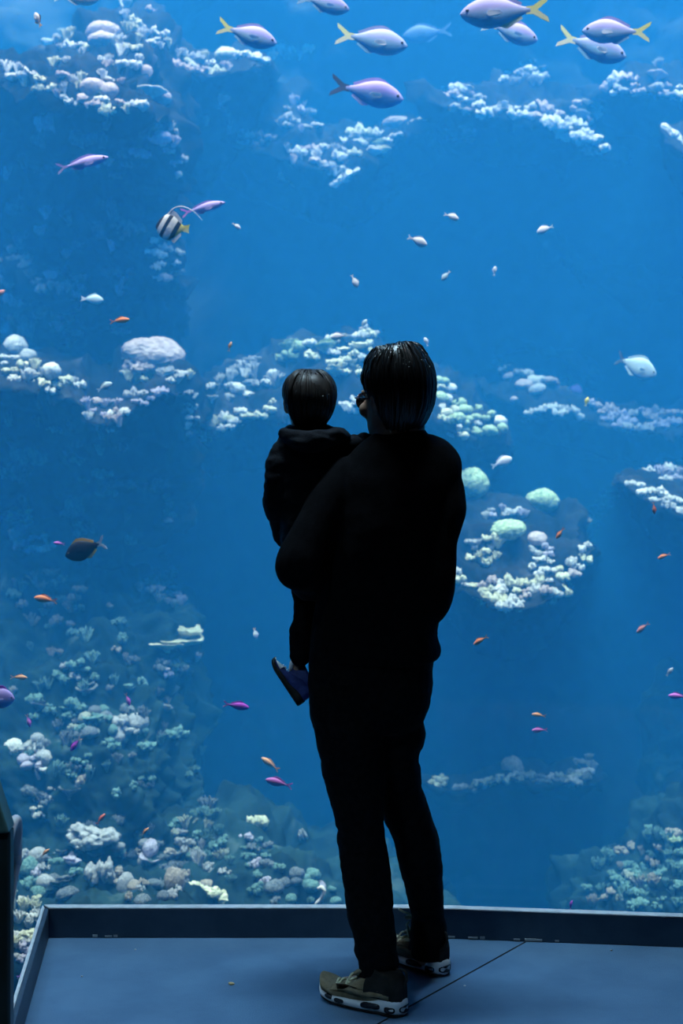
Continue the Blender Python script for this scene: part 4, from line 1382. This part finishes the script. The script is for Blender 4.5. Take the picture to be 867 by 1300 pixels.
def face_parts(X, root, child=False):
    for sg in (1, -1):
        bm = bmesh.new()
        bmesh.ops.create_icosphere(bm, subdivisions=3, radius=1, matrix=X @ Matrix.Translation((sg * .032, .077, .121)) @ Matrix.Diagonal((.013, .012, .0085, 1)))
        child_of(link('eye', bm, MAT['eye']), root)
    bm = bmesh.new()
    bmesh.ops.create_icosphere(bm, subdivisions=3, radius=1, matrix=X @ Matrix.Translation((0, .0985, .051)) @ Matrix.Diagonal((.02, .006, .008, 1)))
    child_of(link('mouth', bm, MAT['lip']), root)


def hair_bm(X, lines, thick, locks, seed, rlock, quiff=0.0):
    """Hair cap: grows from the hairline lines(an) to the crown, with combed locks on top."""
    bm = bmesh.new()
    n = 48
    top = .236
    rows = []
    m_ = 14
    for j in range(m_ + 1):
        t = j / m_
        row = []
        for k in range(n):
            an = 2 * math.pi * k / n
            z0 = lines(an)
            z = z0 + (top - .002 - z0) * (1 - (1 - t) ** 1.5)
            i = thick(an, z) * min(1, .25 + t * 3.2)
            p = head_pt(an, z, i)
            p.z += i * max(0, (z - .15) / .085) ** 1.2 + quiff * max(0, math.sin(an)) ** 2 * max(0, (z - .17) / .066)
            row.append(p)
        rows.append(row)
    inner = [head_pt(2 * math.pi * k / n, lines(2 * math.pi * k / n), -.012) for k in range(n)]
    inner2 = [head_pt(2 * math.pi * k / n, min(.22, lines(2 * math.pi * k / n) + .03), -.02) for k in range(n)]
    allr = [[X @ p for p in r] for r in [inner2, inner] + rows]
    loft(bm, allr)
    rnd = random.Random(seed)
    for q in range(locks):
        # a lock starts near the front hairline and sweeps back over the crown
        an = rnd.uniform(-.6, math.pi + .6)
        t0, t1 = rnd.uniform(.0, .6), rnd.uniform(.75, 1.25)
        pts = []
        side = rnd.uniform(-.25, .25)
        for s_ in range(6):
            t = t0 + (t1 - t0) * s_ / 5
            if t <= 1:
                a_, tt = an + side * t, t
            else:
                a_, tt = an + math.pi + side * t, 2 - t
            z0 = lines(a_)
            z = z0 + (top - .002 - z0) * (1 - (1 - tt) ** 1.5)
            i = thick(a_, z) * min(1, .25 + tt * 3.2) + rlock * .25
            p = head_pt(a_, z, i)
            p.z += i * max(0, (z - .15) / .085) ** 1.2 + quiff * max(0, math.sin(a_)) ** 2 * max(0, (z - .17) / .066)
            p += Vector((rnd.uniform(-1, 1), rnd.uniform(-1, 1), rnd.uniform(-.4, 1))) * rlock * .3
            pts.append((*(X @ p), rlock * math.sin(math.pi * (.15 + .8 * s_ / 5)) + .0004))
        tube(bm, pts, 3, 6)
    # short neck and side locks, combed down and back
    for q in range(locks // 2):
        an = rnd.uniform(math.pi * .95, math.pi * 2.05)
        t1 = rnd.uniform(.3, .95)
        pts = []
        for s_ in range(5):
            tt = t1 * (1 - s_ / 4) + .02
            z0 = lines(an)
            z = z0 + (top - .002 - z0) * (1 - (1 - tt) ** 1.5)
            i = thick(an, z) * min(1, .25 + tt * 3.2) + rlock * .15
            p = head_pt(an, z, i)
            p.z += i * max(0, (z - .15) / .085) ** 1.2
            pts.append((*(X @ p), rlock * .9 * math.sin(math.pi * (.2 + .7 * s_ / 4)) + .0004))
        tube(bm, pts, 3, 6)
    return bm


def finger_pts(base, d, up, ln, curl):
    """Four joints of a finger that leaves base along d and bends towards -up by curl per joint."""
    pts = [base]
    v = d.normalized()
    for q, f in enumerate((.42, .32, .26)):
        pts.append(pts[-1] + v * ln * f)
        ax = v.cross(up).normalized()
        v = (Matrix.Rotation(-curl, 3, ax) @ v).normalized()
        up = (Matrix.Rotation(-curl, 3, ax) @ up).normalized()
    return pts


def hand(bm, wrist, d, up, sz, side=1, curl=.5):
    """Palm, four unequal bent fingers and a side thumb; d = reach, up = back of the hand, sz = hand length."""
    d = d.normalized()
    up = (up - d * up.dot(d)).normalized()
    s = d.cross(up).normalized() * side
    pl, pw = sz * .52, sz * .21
    for q in (-1, -.33, .33, 1):
        a = wrist + s * q * pw * .6
        b = wrist + d * pl + s * q * pw
        tube(bm, [(*a, sz * .085), (*((a + b) / 2), sz * .088), (*b, sz * .075)], 4, 10)
    for q, f in zip((-1, -.33, .33, 1), (.40, .47, .50, .44)):
        b = wrist + d * pl * .96 + s * q * pw
        pts = finger_pts(b, d + s * q * .08, up, sz * f, curl)
        tube(bm, [(*p, r * sz) for p, r in zip(pts, (.062, .056, .052, .042))], 3, 10)
    b = wrist + d * pl * .22 + s * pw * .9
    pts = finger_pts(b, d * .75 + s * .7 - up * .25, up, sz * .42, curl * .6)
    tube(bm, [(*p, r * sz) for p, r in zip(pts, (.08, .072, .062, .048))], 3, 10)


def folds(amp, f1=9, f2=24, seed=0, st=(1, 1, .45)):
    s = Vector((seed, seed * 2, 0))

    def f(c):
        q = Vector((c.x * st[0], c.y * st[1], c.z * st[2] * 2.2)) + s
        return amp * (noise.noise(q * f1) + .5 * noise.noise(q * f2))
    return f


YM = 3.86
# ---------------- the man
man = empty('person', (P(480, 1262, 3.8).x, 3.84, 0))
tag(man, 'man in black jumper and trousers seen from behind, carrying a child on his left arm', 'person')

PELV = [(800, 398, 556, 3.86, .120), (830, 392, 553, 3.86, .128), (848, 391.5, 549.3, 3.86, .132), (873, 391.3, 549, 3.86, .135), (896, 392.5, 545.5, 3.86, .13), (912, 394, 538, 3.86, .115), (926, 398, 530, 3.86, .09)]
LLEG = [(862, 396, 470, 3.845, .09), (876, 391.6, 478, 3.84, .105), (896, 392.4, 482, 3.835, .108), (926, 398.6, 486, 3.82, .108), (967, 406.4, 488, 3.82, .1), (995, 412.6, 488, 3.82, .094), (1020, 420, 487, 3.82, .088), (1037, 423.8, 487, 3.82, .084), (1046, 424.2, 487.5, 3.82, .083), (1051, 428.6, 488, 3.82, .082),
        (1066, 427.6, 490, 3.82, .082), (1075, 429, 491.5, 3.815, .082), (1100, 432, 495, 3.80, .083), (1130, 437, 498.5, 3.79, .082), (1160, 440, 500, 3.78, .078), (1180, 446.5, 501.8, 3.77, .072), (1197, 450.5, 504, 3.77, .068), (1208, 449.2, 504.8, 3.77, .068), (1220, 454, 505.6, 3.77, .066), (1240, 458, 507, 3.765, .062), (1256, 462, 508.5, 3.765, .058)]
RLEG = [(870, 452, 549, 3.9, .115), (896, 455, 545.6, 3.9, .115), (911, 458, 537.6, 3.9, .112), (929, 462, 540.6, 3.9, .108), (942, 466, 538.4, 3.9, .105), (955, 470, 532.3, 3.9, .1), (968, 473, 531.8, 3.9, .098), (976, 475, 534.8, 3.91, .096), (995, 479, 535.2, 3.92, .09), (1013, 483, 540.3, 3.93, .086), (1040, 487.6, 550.2, 3.94, .084), (1065, 499, 557.2, 3.95, .082),
        (1100, 506, 561.5, 3.96, .08), (1130, 514.6, 562.8, 3.98, .074), (1150, 519.5, 562.4, 3.99, .066), (1160, 522, 563.5, 4.0, .062), (1172, 521.8, 567, 4.0, .062), (1186, 520.5, 567, 4.0, .064), (1200, 521, 566, 4.0, .06), (1214, 522, 565, 4.0, .056)]
TORSO = [(552, 474, 548, 3.87, .06), (558, 466, 564, 3.865, .07), (568, 452, 576, 3.86, .085), (580, 440, 583, 3.86, .098), (594, 430, 586, 3.86, .108), (612, 420, 584, 3.86, .12), (650, 414, 574, 3.86, .13), (700, 408, 570, 3.86, .135), (750, 402, 564, 3.86, .135), (780, 398, 560, 3.86, .135), (801, 395, 556.4, 3.86, .135), (812, 394, 557.5, 3.86, .136), (822, 393, 560.4, 3.86, .138), (831, 393, 559.4, 3.86, .138), (838, 393.5, 552, 3.86, .134)]
RARM = [(553, 600, 3.86, 29), (561, 625, 3.84, 29), (564, 650, 3.82, 28), (558.5, 682, 3.80, 24.5), (556, 711, 3.79, 24), (551, 747, 3.79, 26), (541, 772, 3.82, 25), (515, 786, 3.92, 21), (485, 780, 4.02, 18), (468, 766, 4.07, 16)]
LARM = [(440, 602, 3.84, 24), (415, 640, 3.80, 26), (390, 690, 3.76, 27), (379, 716, 3.75, 29), (382, 724, 3.78, 27), (400, 730, 3.88, 22), (425, 736, 3.98, 19), (452, 742, 4.05, 17)]

YAW = math.radians(38)
HS = .985
XM = Matrix.Translation(P(502, 564, 3.87)) @ Matrix.Rotation(YAW, 4, 'Z') @ Matrix.Rotation(math.radians(-2), 4, 'Y') @ Matrix.Diagonal((HS * 1.0, HS * .97, HS * 1.03, 1))

bm = bmesh.new()
rings(bm, TORSO, .014)
rings(bm, PELV, .016)
rings(bm, LLEG + [(1264, 464, 507, 3.765, .05)], .014)
rings(bm, RLEG + [(1222, 523, 563, 4.0, .05)], .014)
ptube(bm, RARM, .012)
ptube(bm, LARM, .012)
ptube(bm, [(508, 500, 3.86, 26), (508, 530, 3.865, 31), (507, 556, 3.87, 33), (503, 585, 3.87, 38)])
head_bm(bm, XM)
wr, wl = P(468, 766, 4.07), P(452, 742, 4.05)
hand(bm, wr, Vector((-1, .15, .15)), Vector((-.1, 1, .2)), .17, 1, .45)
hand(bm, wl, Vector((1, .3, .1)), Vector((0, -.3, -1)), .17, -1, -.45)
# feet inside the shoes
for pts in (((.135, 3.735, .06, .03), (.07, 3.775, .045, .027), (.01, 3.81, .035, .02)), ((.265, 3.99, .06, .03), (.22, 4.055, .045, .027), (.18, 4.105, .035, .02))):
    tube(bm, pts, 5, 12)
body = link('body', remesh(bm, .0055, 3), MAT['skin'])
child_of(body, man)
face_parts(XM, man)


def man_line(an):
    """Hairline height round the head: high at the brow, low at the nape, a sideburn before each ear."""
    s = math.sin(an)
    if s > 0:
        z = .092 + (.182 - .092) * min(1, s * 1.3)
    else:
        z = .092 - (.092 - .0) * min(1, (-s) * 1.4)
    return z


def man_thick(an, z):
    s = math.sin(an)
    return (.012 + .014 * max(0, (z - .13) / .1)) * (1 - .55 * max(0, s) * (z < .21)) + .011 * max(0, -s) * max(0, min(1, (z - .05) / .06))


bm = hair_bm(XM, man_line, man_thick, 230, 5, .0042, .0)
child_of(link('hair', bm, MAT['hair']), man)

# glasses
bm = bmesh.new()
for sg in (1, -1):
    tube(bm, [tuple(XM @ Vector(q)) + (.0022,) for q in ((sg * .082, -.01, .122), (sg * .083, .04, .126), (sg * .074, .082, .127))], 5, 8)
    loop_ = [(sg * (.039 + .027 * math.cos(a)), .098 - .012 * abs(math.cos(a)) * (math.cos(a) > 0), .118 + .02 * math.sin(a)) for a in (2 * math.pi * q / 20 for q in range(21))]
    tube(bm, [tuple(XM @ Vector(q)) + (.0024,) for q in loop_], 2, 8)
tube(bm, [tuple(XM @ Vector(q)) + (.002,) for q in ((-.012, .099, .123), (0, .104, .126), (.012, .099, .123))], 4, 8)
gl_ = child_of(link('glasses', bm, MAT['glasses']), man)
gl_['label'] = 'dark red spectacles frame'
for sg in (1, -1):
    bm = bmesh.new()
    prism(bm, [XM @ Vector((sg * (.039 + .025 * math.cos(a)), .097 - .012 * abs(math.cos(a)) * (math.cos(a) > 0), .118 + .018 * math.sin(a))) for a in (2 * math.pi * q / 20 for q in range(20))], XM.to_3x3() @ Vector((0, 1, 0)), .002)
    ln_ = link('lens', bm, MAT['lens'])
    ln_.parent = gl_

bm = bmesh.new()
rings(bm, TORSO)
ptube(bm, RARM)
ptube(bm, LARM)
ptube(bm, [(479, 560, 3.87, 6), (492, 554, 3.93, 7), (518, 552, 3.93, 7), (533, 550, 3.88, 7), (530, 553, 3.82, 7), (505, 558, 3.80, 7), (482, 561, 3.83, 6), (479, 560, 3.87, 6)])
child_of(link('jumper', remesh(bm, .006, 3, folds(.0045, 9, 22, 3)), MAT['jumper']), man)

bm = bmesh.new()
rings(bm, PELV)
rings(bm, LLEG)
rings(bm, RLEG)
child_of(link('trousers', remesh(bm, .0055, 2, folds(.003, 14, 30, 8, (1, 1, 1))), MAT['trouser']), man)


# ---------------- shoes, toe to +x, sole at z = 0
def shoe(root, loc, heading, ln, tiltm=None, kid=False):
    """A trainer with sculpted sole, air windows, upper, tongue and laces."""
    s = ln / .30
    X = (tiltm or (Matrix.Translation(loc) @ Matrix.Rotation(heading, 4, 'Z'))) @ Matrix.Diagonal((s, s, s, 1))

    def outline(x):
        u = (x + .15) / .30
        wdt = .039 + .011 * math.sin(math.pi * min(1, max(0, (u - .25) / .75))) - .004 * math.sin(math.pi * u) ** 2
        end = min(1, (max(0, 1 - ((u - .5) / .5) ** 2)) * 3.2) ** .5
        return wdt * end, .006 * math.sin(math.pi * u)
    n = 30

    def shell(z0f, z1f, infl, x0=-.15, x1=.15, taper=1.0):
        rg = []
        for k in range(n + 1):
            x = x0 + (x1 - x0) * k / n
            wd, off = outline(max(-.1485, min(.1485, x)))
            wd = max(.003, wd + infl)
            z0, z1 = z0f(x), z1f(x)
            pr = []
            for a in range(24):
                t = 2 * math.pi * a / 24
                c_, s_ = math.cos(t), math.sin(t)
                zz = (z0 + z1) / 2 + (z1 - z0) / 2 * math.copysign(abs(s_) ** .55, s_)
                wv = wd * (1 if s_ < 0 else taper + (1 - taper) * (1 - s_))
                pr.append(X @ Vector((x, off + wv * math.copysign(abs(c_) ** .55, c_), zz)))
            rg.append(pr)
        b = bmesh.new()
        loft(b, rg)
        return b
    spring = lambda x: .022 * max(0, (x - .07) / .08) ** 2
    top_s = lambda x: spring(x) + .030 + .020 * max(0, min(1, (-x + .02) / .10)) + .005 * math.sin(x * 42)
    up_top = lambda x: (lambda u: .060 + (.062 * max(0, min(1, (.66 - u) / .36)) if u > .3 else .062) - .026 * max(0, (u - .70) / .30) ** 1.5 - (.03 * max(0, (.06 - u) / .06)))((x + .15) / .30)
    m_up, m_mid = (MAT['kidshoe'], MAT['outsole']) if kid else (MAT['leather'], MAT['midsole'])
    sh = child_of(link('shoe', shell(lambda x: spring(x) + .022, up_top, -.001, -.143, .143, .55), m_up), root)
    par = lambda nm, b, m: link(nm, b, m, sh)
    par('midsole', shell(lambda x: spring(x) + .006, top_s, .004), m_mid)
    par('outsole', shell(lambda x: spring(x) * 1.02, lambda x: spring(x) + .0135, .0005, -.146, .146), MAT['outsole'])
    # collar and heel counter
    b = bmesh.new()
    rg = []
    kf, kz = (.05, .022) if kid else (0, 0)
    for z, fx, bx, wy in ((.055, -.01, -.128, .036), (.09, -.005, -.134, .037), (.115, -.015, -.137, .036), (.128, -.022, -.139, .034), (.124, -.028, -.13, .028)):
        z += kz * (z > .1)
        fx += kf
        c_, h_ = (fx + bx) / 2, (fx - bx) / 2
        rg.append([X @ Vector((c_ + h_ * math.cos(t), wy * math.sin(t), z + .012 * math.cos(t) * (z > .1))) for t in (2 * math.pi * k / 28 for k in range(28))])
    loft(b, rg)
    par('collar', b, MAT['kidshoe'] if kid else MAT['leather_dark'])
    # heel pull tab
    b = bmesh.new()
    tube(b, [tuple(X @ Vector(q)) + (.0042 * s,) for q in ((-.141, 0, .085), (-.153, 0, .108), (-.150, 0, .132), (-.134, 0, .135))], 4, 8)
    par('pull_tab', b, MAT['window'] if kid else MAT['leather_dark'])
    par('heel_counter', shell(lambda x: spring(x) + .034, lambda x: up_top(x) + .002, .0012, -.146, -.03, .58), MAT['kidshoe'] if kid else MAT['leather_dark'])
    # toe cap, tongue
    b = bmesh.new()
    if kid:
        par('toe_cap', shell(lambda x: spring(x) + .03, lambda x: up_top(x) + .003, .0025, .070, .147, .55), MAT['kidwhite'])
        bmesh.ops.create_icosphere(b, subdivisions=3, radius=1, matrix=X @ Matrix.Translation((.066, 0, .112)) @ Matrix.Rotation(math.radians(-50), 4, 'Y') @ Matrix.Diagonal((.055, .036, .018, 1)))
        par('tongue', b, MAT['kidwhite'])
    else:
        par('toe_guard', shell(lambda x: spring(x) + .026, lambda x: spring(x) + .052, .0022, .09, .148, .8), MAT['leather'])
        bmesh.ops.create_icosphere(b, subdivisions=3, radius=1, matrix=X @ Matrix.Translation((.0, 0, .108)) @ Matrix.Rotation(math.radians(28), 4, 'Y') @ Matrix.Diagonal((.04, .028, .008, 1)))
        par('tongue', b, MAT['leather'])
    # laces
    b = bmesh.new()
    lm = MAT['kidwhite'] if kid else MAT['lace']
    for q in range(5):
        x = .088 - .017 * q
        z = up_top(x) + .003
        w0 = .018
        sg = 1 if q % 2 else -1
        tube(b, [tuple(X @ Vector(v)) + (.0034 * s,) for v in ((x - .004 * sg, -w0, z - .004), (x, 0, z + .004), (x + .004 * sg, w0, z - .004))], 4, 8)
    for sg in (1, -1):
        x = .088 if kid else .012
        z = .138 if kid else up_top(x) + .006
        tube(b, [tuple(X @ Vector(v)) + (.003 * s,) for v in ((x, 0, z), (x + .012, sg * .022, z + .012), (x + .016, sg * .036, z - .004), (x + .006, sg * .02, z - .002), (x, 0, z))], 5, 8)
    par('laces', b, lm)
    if not kid:
        # dark air windows let into both sides of the foam, and one across the heel
        def window_(cx, hw, cz, hh, sg, slope=0.0):
            b_ = bmesh.new()
            pts_in, pts_out = [], []
            for k in range(20):
                t = 2 * math.pi * k / 20
                xx = cx + hw * math.copysign(abs(math.cos(t)) ** .6, math.cos(t))
                zz = cz + hh * math.copysign(abs(math.sin(t)) ** .6, math.sin(t)) + slope * (xx - cx)
                wd, off = outline(max(-.148, min(.148, xx)))
                pts_out.append(X @ Vector((xx, off + sg * (wd + .0056), zz)))
                pts_in.append(X @ Vector((xx, off + sg * (wd - .006), zz)))
            loft(b_, [pts_in, pts_out])
            par('air_window', b_, MAT['window'])
        for sg in (1, -1):
            window_(-.055, .032, .026, .0085, sg, -.05)
            window_(.052, .017, .021, .006, sg)
            window_(.092, .013, .024, .005, sg, .15)
            window_(-.118, .016, .024, .009, sg)
        b = bmesh.new()
        rg = []
        for dx in (.010, -.0065):
            r_ = []
            for k in range(20):
                t = 2 * math.pi * k / 20
                yy = .026 * math.copysign(abs(math.cos(t)) ** .6, math.cos(t))
                r_.append(X @ Vector((-.150 + dx + .012 * (yy / .026) ** 2, yy, .024 + .0095 * math.copysign(abs(math.sin(t)) ** .6, math.sin(t)))))
            rg.append(r_)
        loft(b, rg)
        par('air_window', b, MAT['window'])
        # layered side panels of the upper
        for sg in (1, -1):
            b = bmesh.new()
            for lv, (za, zb) in enumerate(((.050, .066), (.070, .084))):
                pa, pb = [], []
                for k in range(13):
                    x = -.115 + .2 * k / 12 - .02 * lv
                    wd, off = outline(x)
                    u = 1 - .28 * (lv + 1) * .8
                    zz = za + .004 * math.sin(k * .8)
                    pa.append(X @ Vector((x, off + sg * (wd * (1.0 - .06 * lv) + .0012), zz)))
                    pb.append(X @ Vector((x, off + sg * (wd * (.93 - .10 * lv) + .0012), min(zb, up_top(x) - .008))))
                prism(b, pa + pb[::-1], X.to_3x3() @ Vector((0, 1, 0)), .003)
            par('side_panel', b, MAT['leather'] if sg > 0 else MAT['leather'])
    return sh


HL = Vector((.158, 3.690, 0))
TL = Vector((-.044, 3.822, 0))
dv = TL - HL
shoe(man, (HL + TL) / 2, math.atan2(dv.y, dv.x), dv.length + .02)
HR = Vector((.290, 3.958, 0))
dr = Vector((-math.sin(math.radians(41)), math.cos(math.radians(41)), 0))
shoe(man, HR + dr * .132, math.atan2(dr.y, dr.x), .268)
# loose lace of the right shoe standing off the trouser leg
bm = bmesh.new()
LY = 4.03
for pts in (((507, 1154.5), (513, 1158), (519.5, 1160.5), (521, 1163.5), (516, 1163), (515.5, 1165), (520, 1165.5), (524, 1164)), ((518.5, 1171), (516.5, 1174), (518, 1178), (518, 1183), (520, 1190))):
    tube(bm, [(*P(a, b_, LY), M(1.5, LY)) for a, b_ in pts], 4, 8)
child_of(link('loose_lace', bm, MAT['lace']), man)

# ---------------- the child
YK = 3.93
kid = empty('person', P(405, 760, YK))
tag(kid, 'small child in dark hooded jacket carried by the man, one blue shoe dangling', 'person')
KT = [(540, 368, 421, YK, .05), (546, 360, 430, YK, .065), (556, 354, 438, YK, .078), (570, 352, 447, YK, .088), (600, 353, 452, YK, .095), (640, 354, 455, YK, .1), (680, 356, 458, YK, .103), (715, 360, 460, YK, .105), (745, 368, 458, YK, .1), (760, 380, 450, YK, .08)]
KLA = [(368, 560, YK, 15), (358, 578, YK - .01, 17), (355, 596, YK - .02, 18.5), (353, 618, YK - .02, 18), (355, 642, YK, 20), (359, 662, YK + .03, 17), (365, 678, YK + .06, 18)]
KRA = [(420, 560, YK, 15), (436, 562, YK - .02, 12.5), (450, 565, YK - .03, 12), (462, 563, YK - .02, 12)]
KLL = [(392, 735, YK + .02, 27), (392, 760, YK + .02, 20), (389, 785, YK, 18), (384.5, 805, YK - .01, 17), (383, 818, YK - .01, 15), (382, 832, YK - .01, 14)]
KRL = [(430, 735, YK + .02, 27), (450, 760, YK + .1, 21), (455, 790, YK + .12, 17), (452, 820, YK + .12, 14)]
KS = .715
XK = Matrix.Translation(P(392, 552, YK - .005)) @ Matrix.Rotation(math.radians(10), 4, 'Z') @ Matrix.Diagonal((KS * 1.14, KS, KS, 1))

bm = bmesh.new()
rings(bm, KT, .012)
for t_ in (KLA, KRA, KLL, KRL):
    ptube(bm, t_, .010)
ptube(bm, [(392, 520, YK, 22), (392, 545, YK, 23), (393, 560, YK, 26)])
head_bm(bm, XK, True)
hand(bm, P(366, 682, YK + .07), Vector((.15, .6, -.7)), Vector((-1, 0, 0)), .10, 1, .5)
hand(bm, P(459, 561, YK - .02), Vector((1, -.15, -.1)), Vector((0, -.2, 1)), .095, 1, .5)
tube(bm, [(*P(382, 822, YK - .01), .015), (*P(378, 850, YK), .015), (*P(370, 858, YK + .01), .012)], 4, 12)
tube(bm, [(*P(452, 820, YK + .12), .022), (*P(448, 842, YK + .13), .024), (*P(442, 852, YK + .15), .02)], 4, 12)
kb = link('body', remesh(bm, .0045, 3), MAT['skin'])
child_of(kb, kid)
face_parts(XK, kid, True)


def kid_line(an):
    s = math.sin(an)
    if s > 0:
        return .10 + (.178 - .10) * min(1, s * 1.3)
    return .10 - (.10 - .005) * min(1, -s * 1.5)


def kid_thick(an, z):
    s = math.sin(an)
    return .010 + .004 * max(0, (z - .13) / .1) + .010 * max(0, -s) * max(0, 1 - abs(z - .12) / .11)


bm = hair_bm(XK, kid_line, kid_thick, 150, 9, .0042, .0)
child_of(link('hair', bm, MAT['kidhair']), kid)

bm = bmesh.new()
rings(bm, KT)
ptube(bm, KLA)
ptube(bm, KRA)
ptube(bm, [(352, 626, YK - .01, 16), (352, 636, YK, 19), (354, 646, YK, 18)])
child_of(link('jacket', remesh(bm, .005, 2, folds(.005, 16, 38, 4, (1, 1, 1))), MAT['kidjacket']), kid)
bm = bmesh.new()
ptube(bm, [(362, 552, YK - .07, 9), (374, 557, YK - .10, 12), (392, 561, YK - .115, 14), (412, 558, YK - .10, 13), (428, 553, YK - .07, 11), (438, 554, YK - .03, 8), (431, 549, YK + .01, 7)])
child_of(link('hood', remesh(bm, .005, 2, folds(.005, 22, 45, 6, (1, 1, 1))), MAT['kidjacket']), kid)
bm = bmesh.new()
ptube(bm, [(449, 558, YK - .03, 6.5), (450, 566, YK - .03, 9)], 0, 3)
ptube(bm, [(462, 556, YK - .03, 8), (464, 562, YK - .03, 12), (468, 560, YK - .03, 10)], 0, 3)
child_of(link('sleeve_cuff', remesh(bm, .004, 2, folds(.003, 30, 60, 2, (1, 1, 1))), MAT['kidjacket']), kid)
bm = bmesh.new()
ptube(bm, KLL)
ptube(bm, KRL)
rings(bm, [(718, 366, 462, YK + .02, .1), (745, 372, 460, YK + .02, .095), (758, 384, 452, YK + .02, .07)])
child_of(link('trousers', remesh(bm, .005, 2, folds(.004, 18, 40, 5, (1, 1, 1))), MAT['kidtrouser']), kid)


def kid_shoe(px, py, Y, heel, toe, ln, up):
    """Shoe whose heel-to-toe line runs along the given world direction."""
    x = toe.normalized()
    z = (up - x * up.dot(x)).normalized()
    y = z.cross(x)
    m3 = Matrix((x, y, z)).transposed().to_4x4()
    return shoe(kid, None, 0, ln, Matrix.Translation(P(px, py, Y)) @ m3, True)


kid_shoe(359, 868.5, YK - .01, None, Vector((-.575, .30, .80)), .148, Vector((.80, .10, .50)))
kid_shoe(440, 868, YK + .15, None, Vector((-.5, .6, .3)), .14, Vector((.3, .1, .9)))
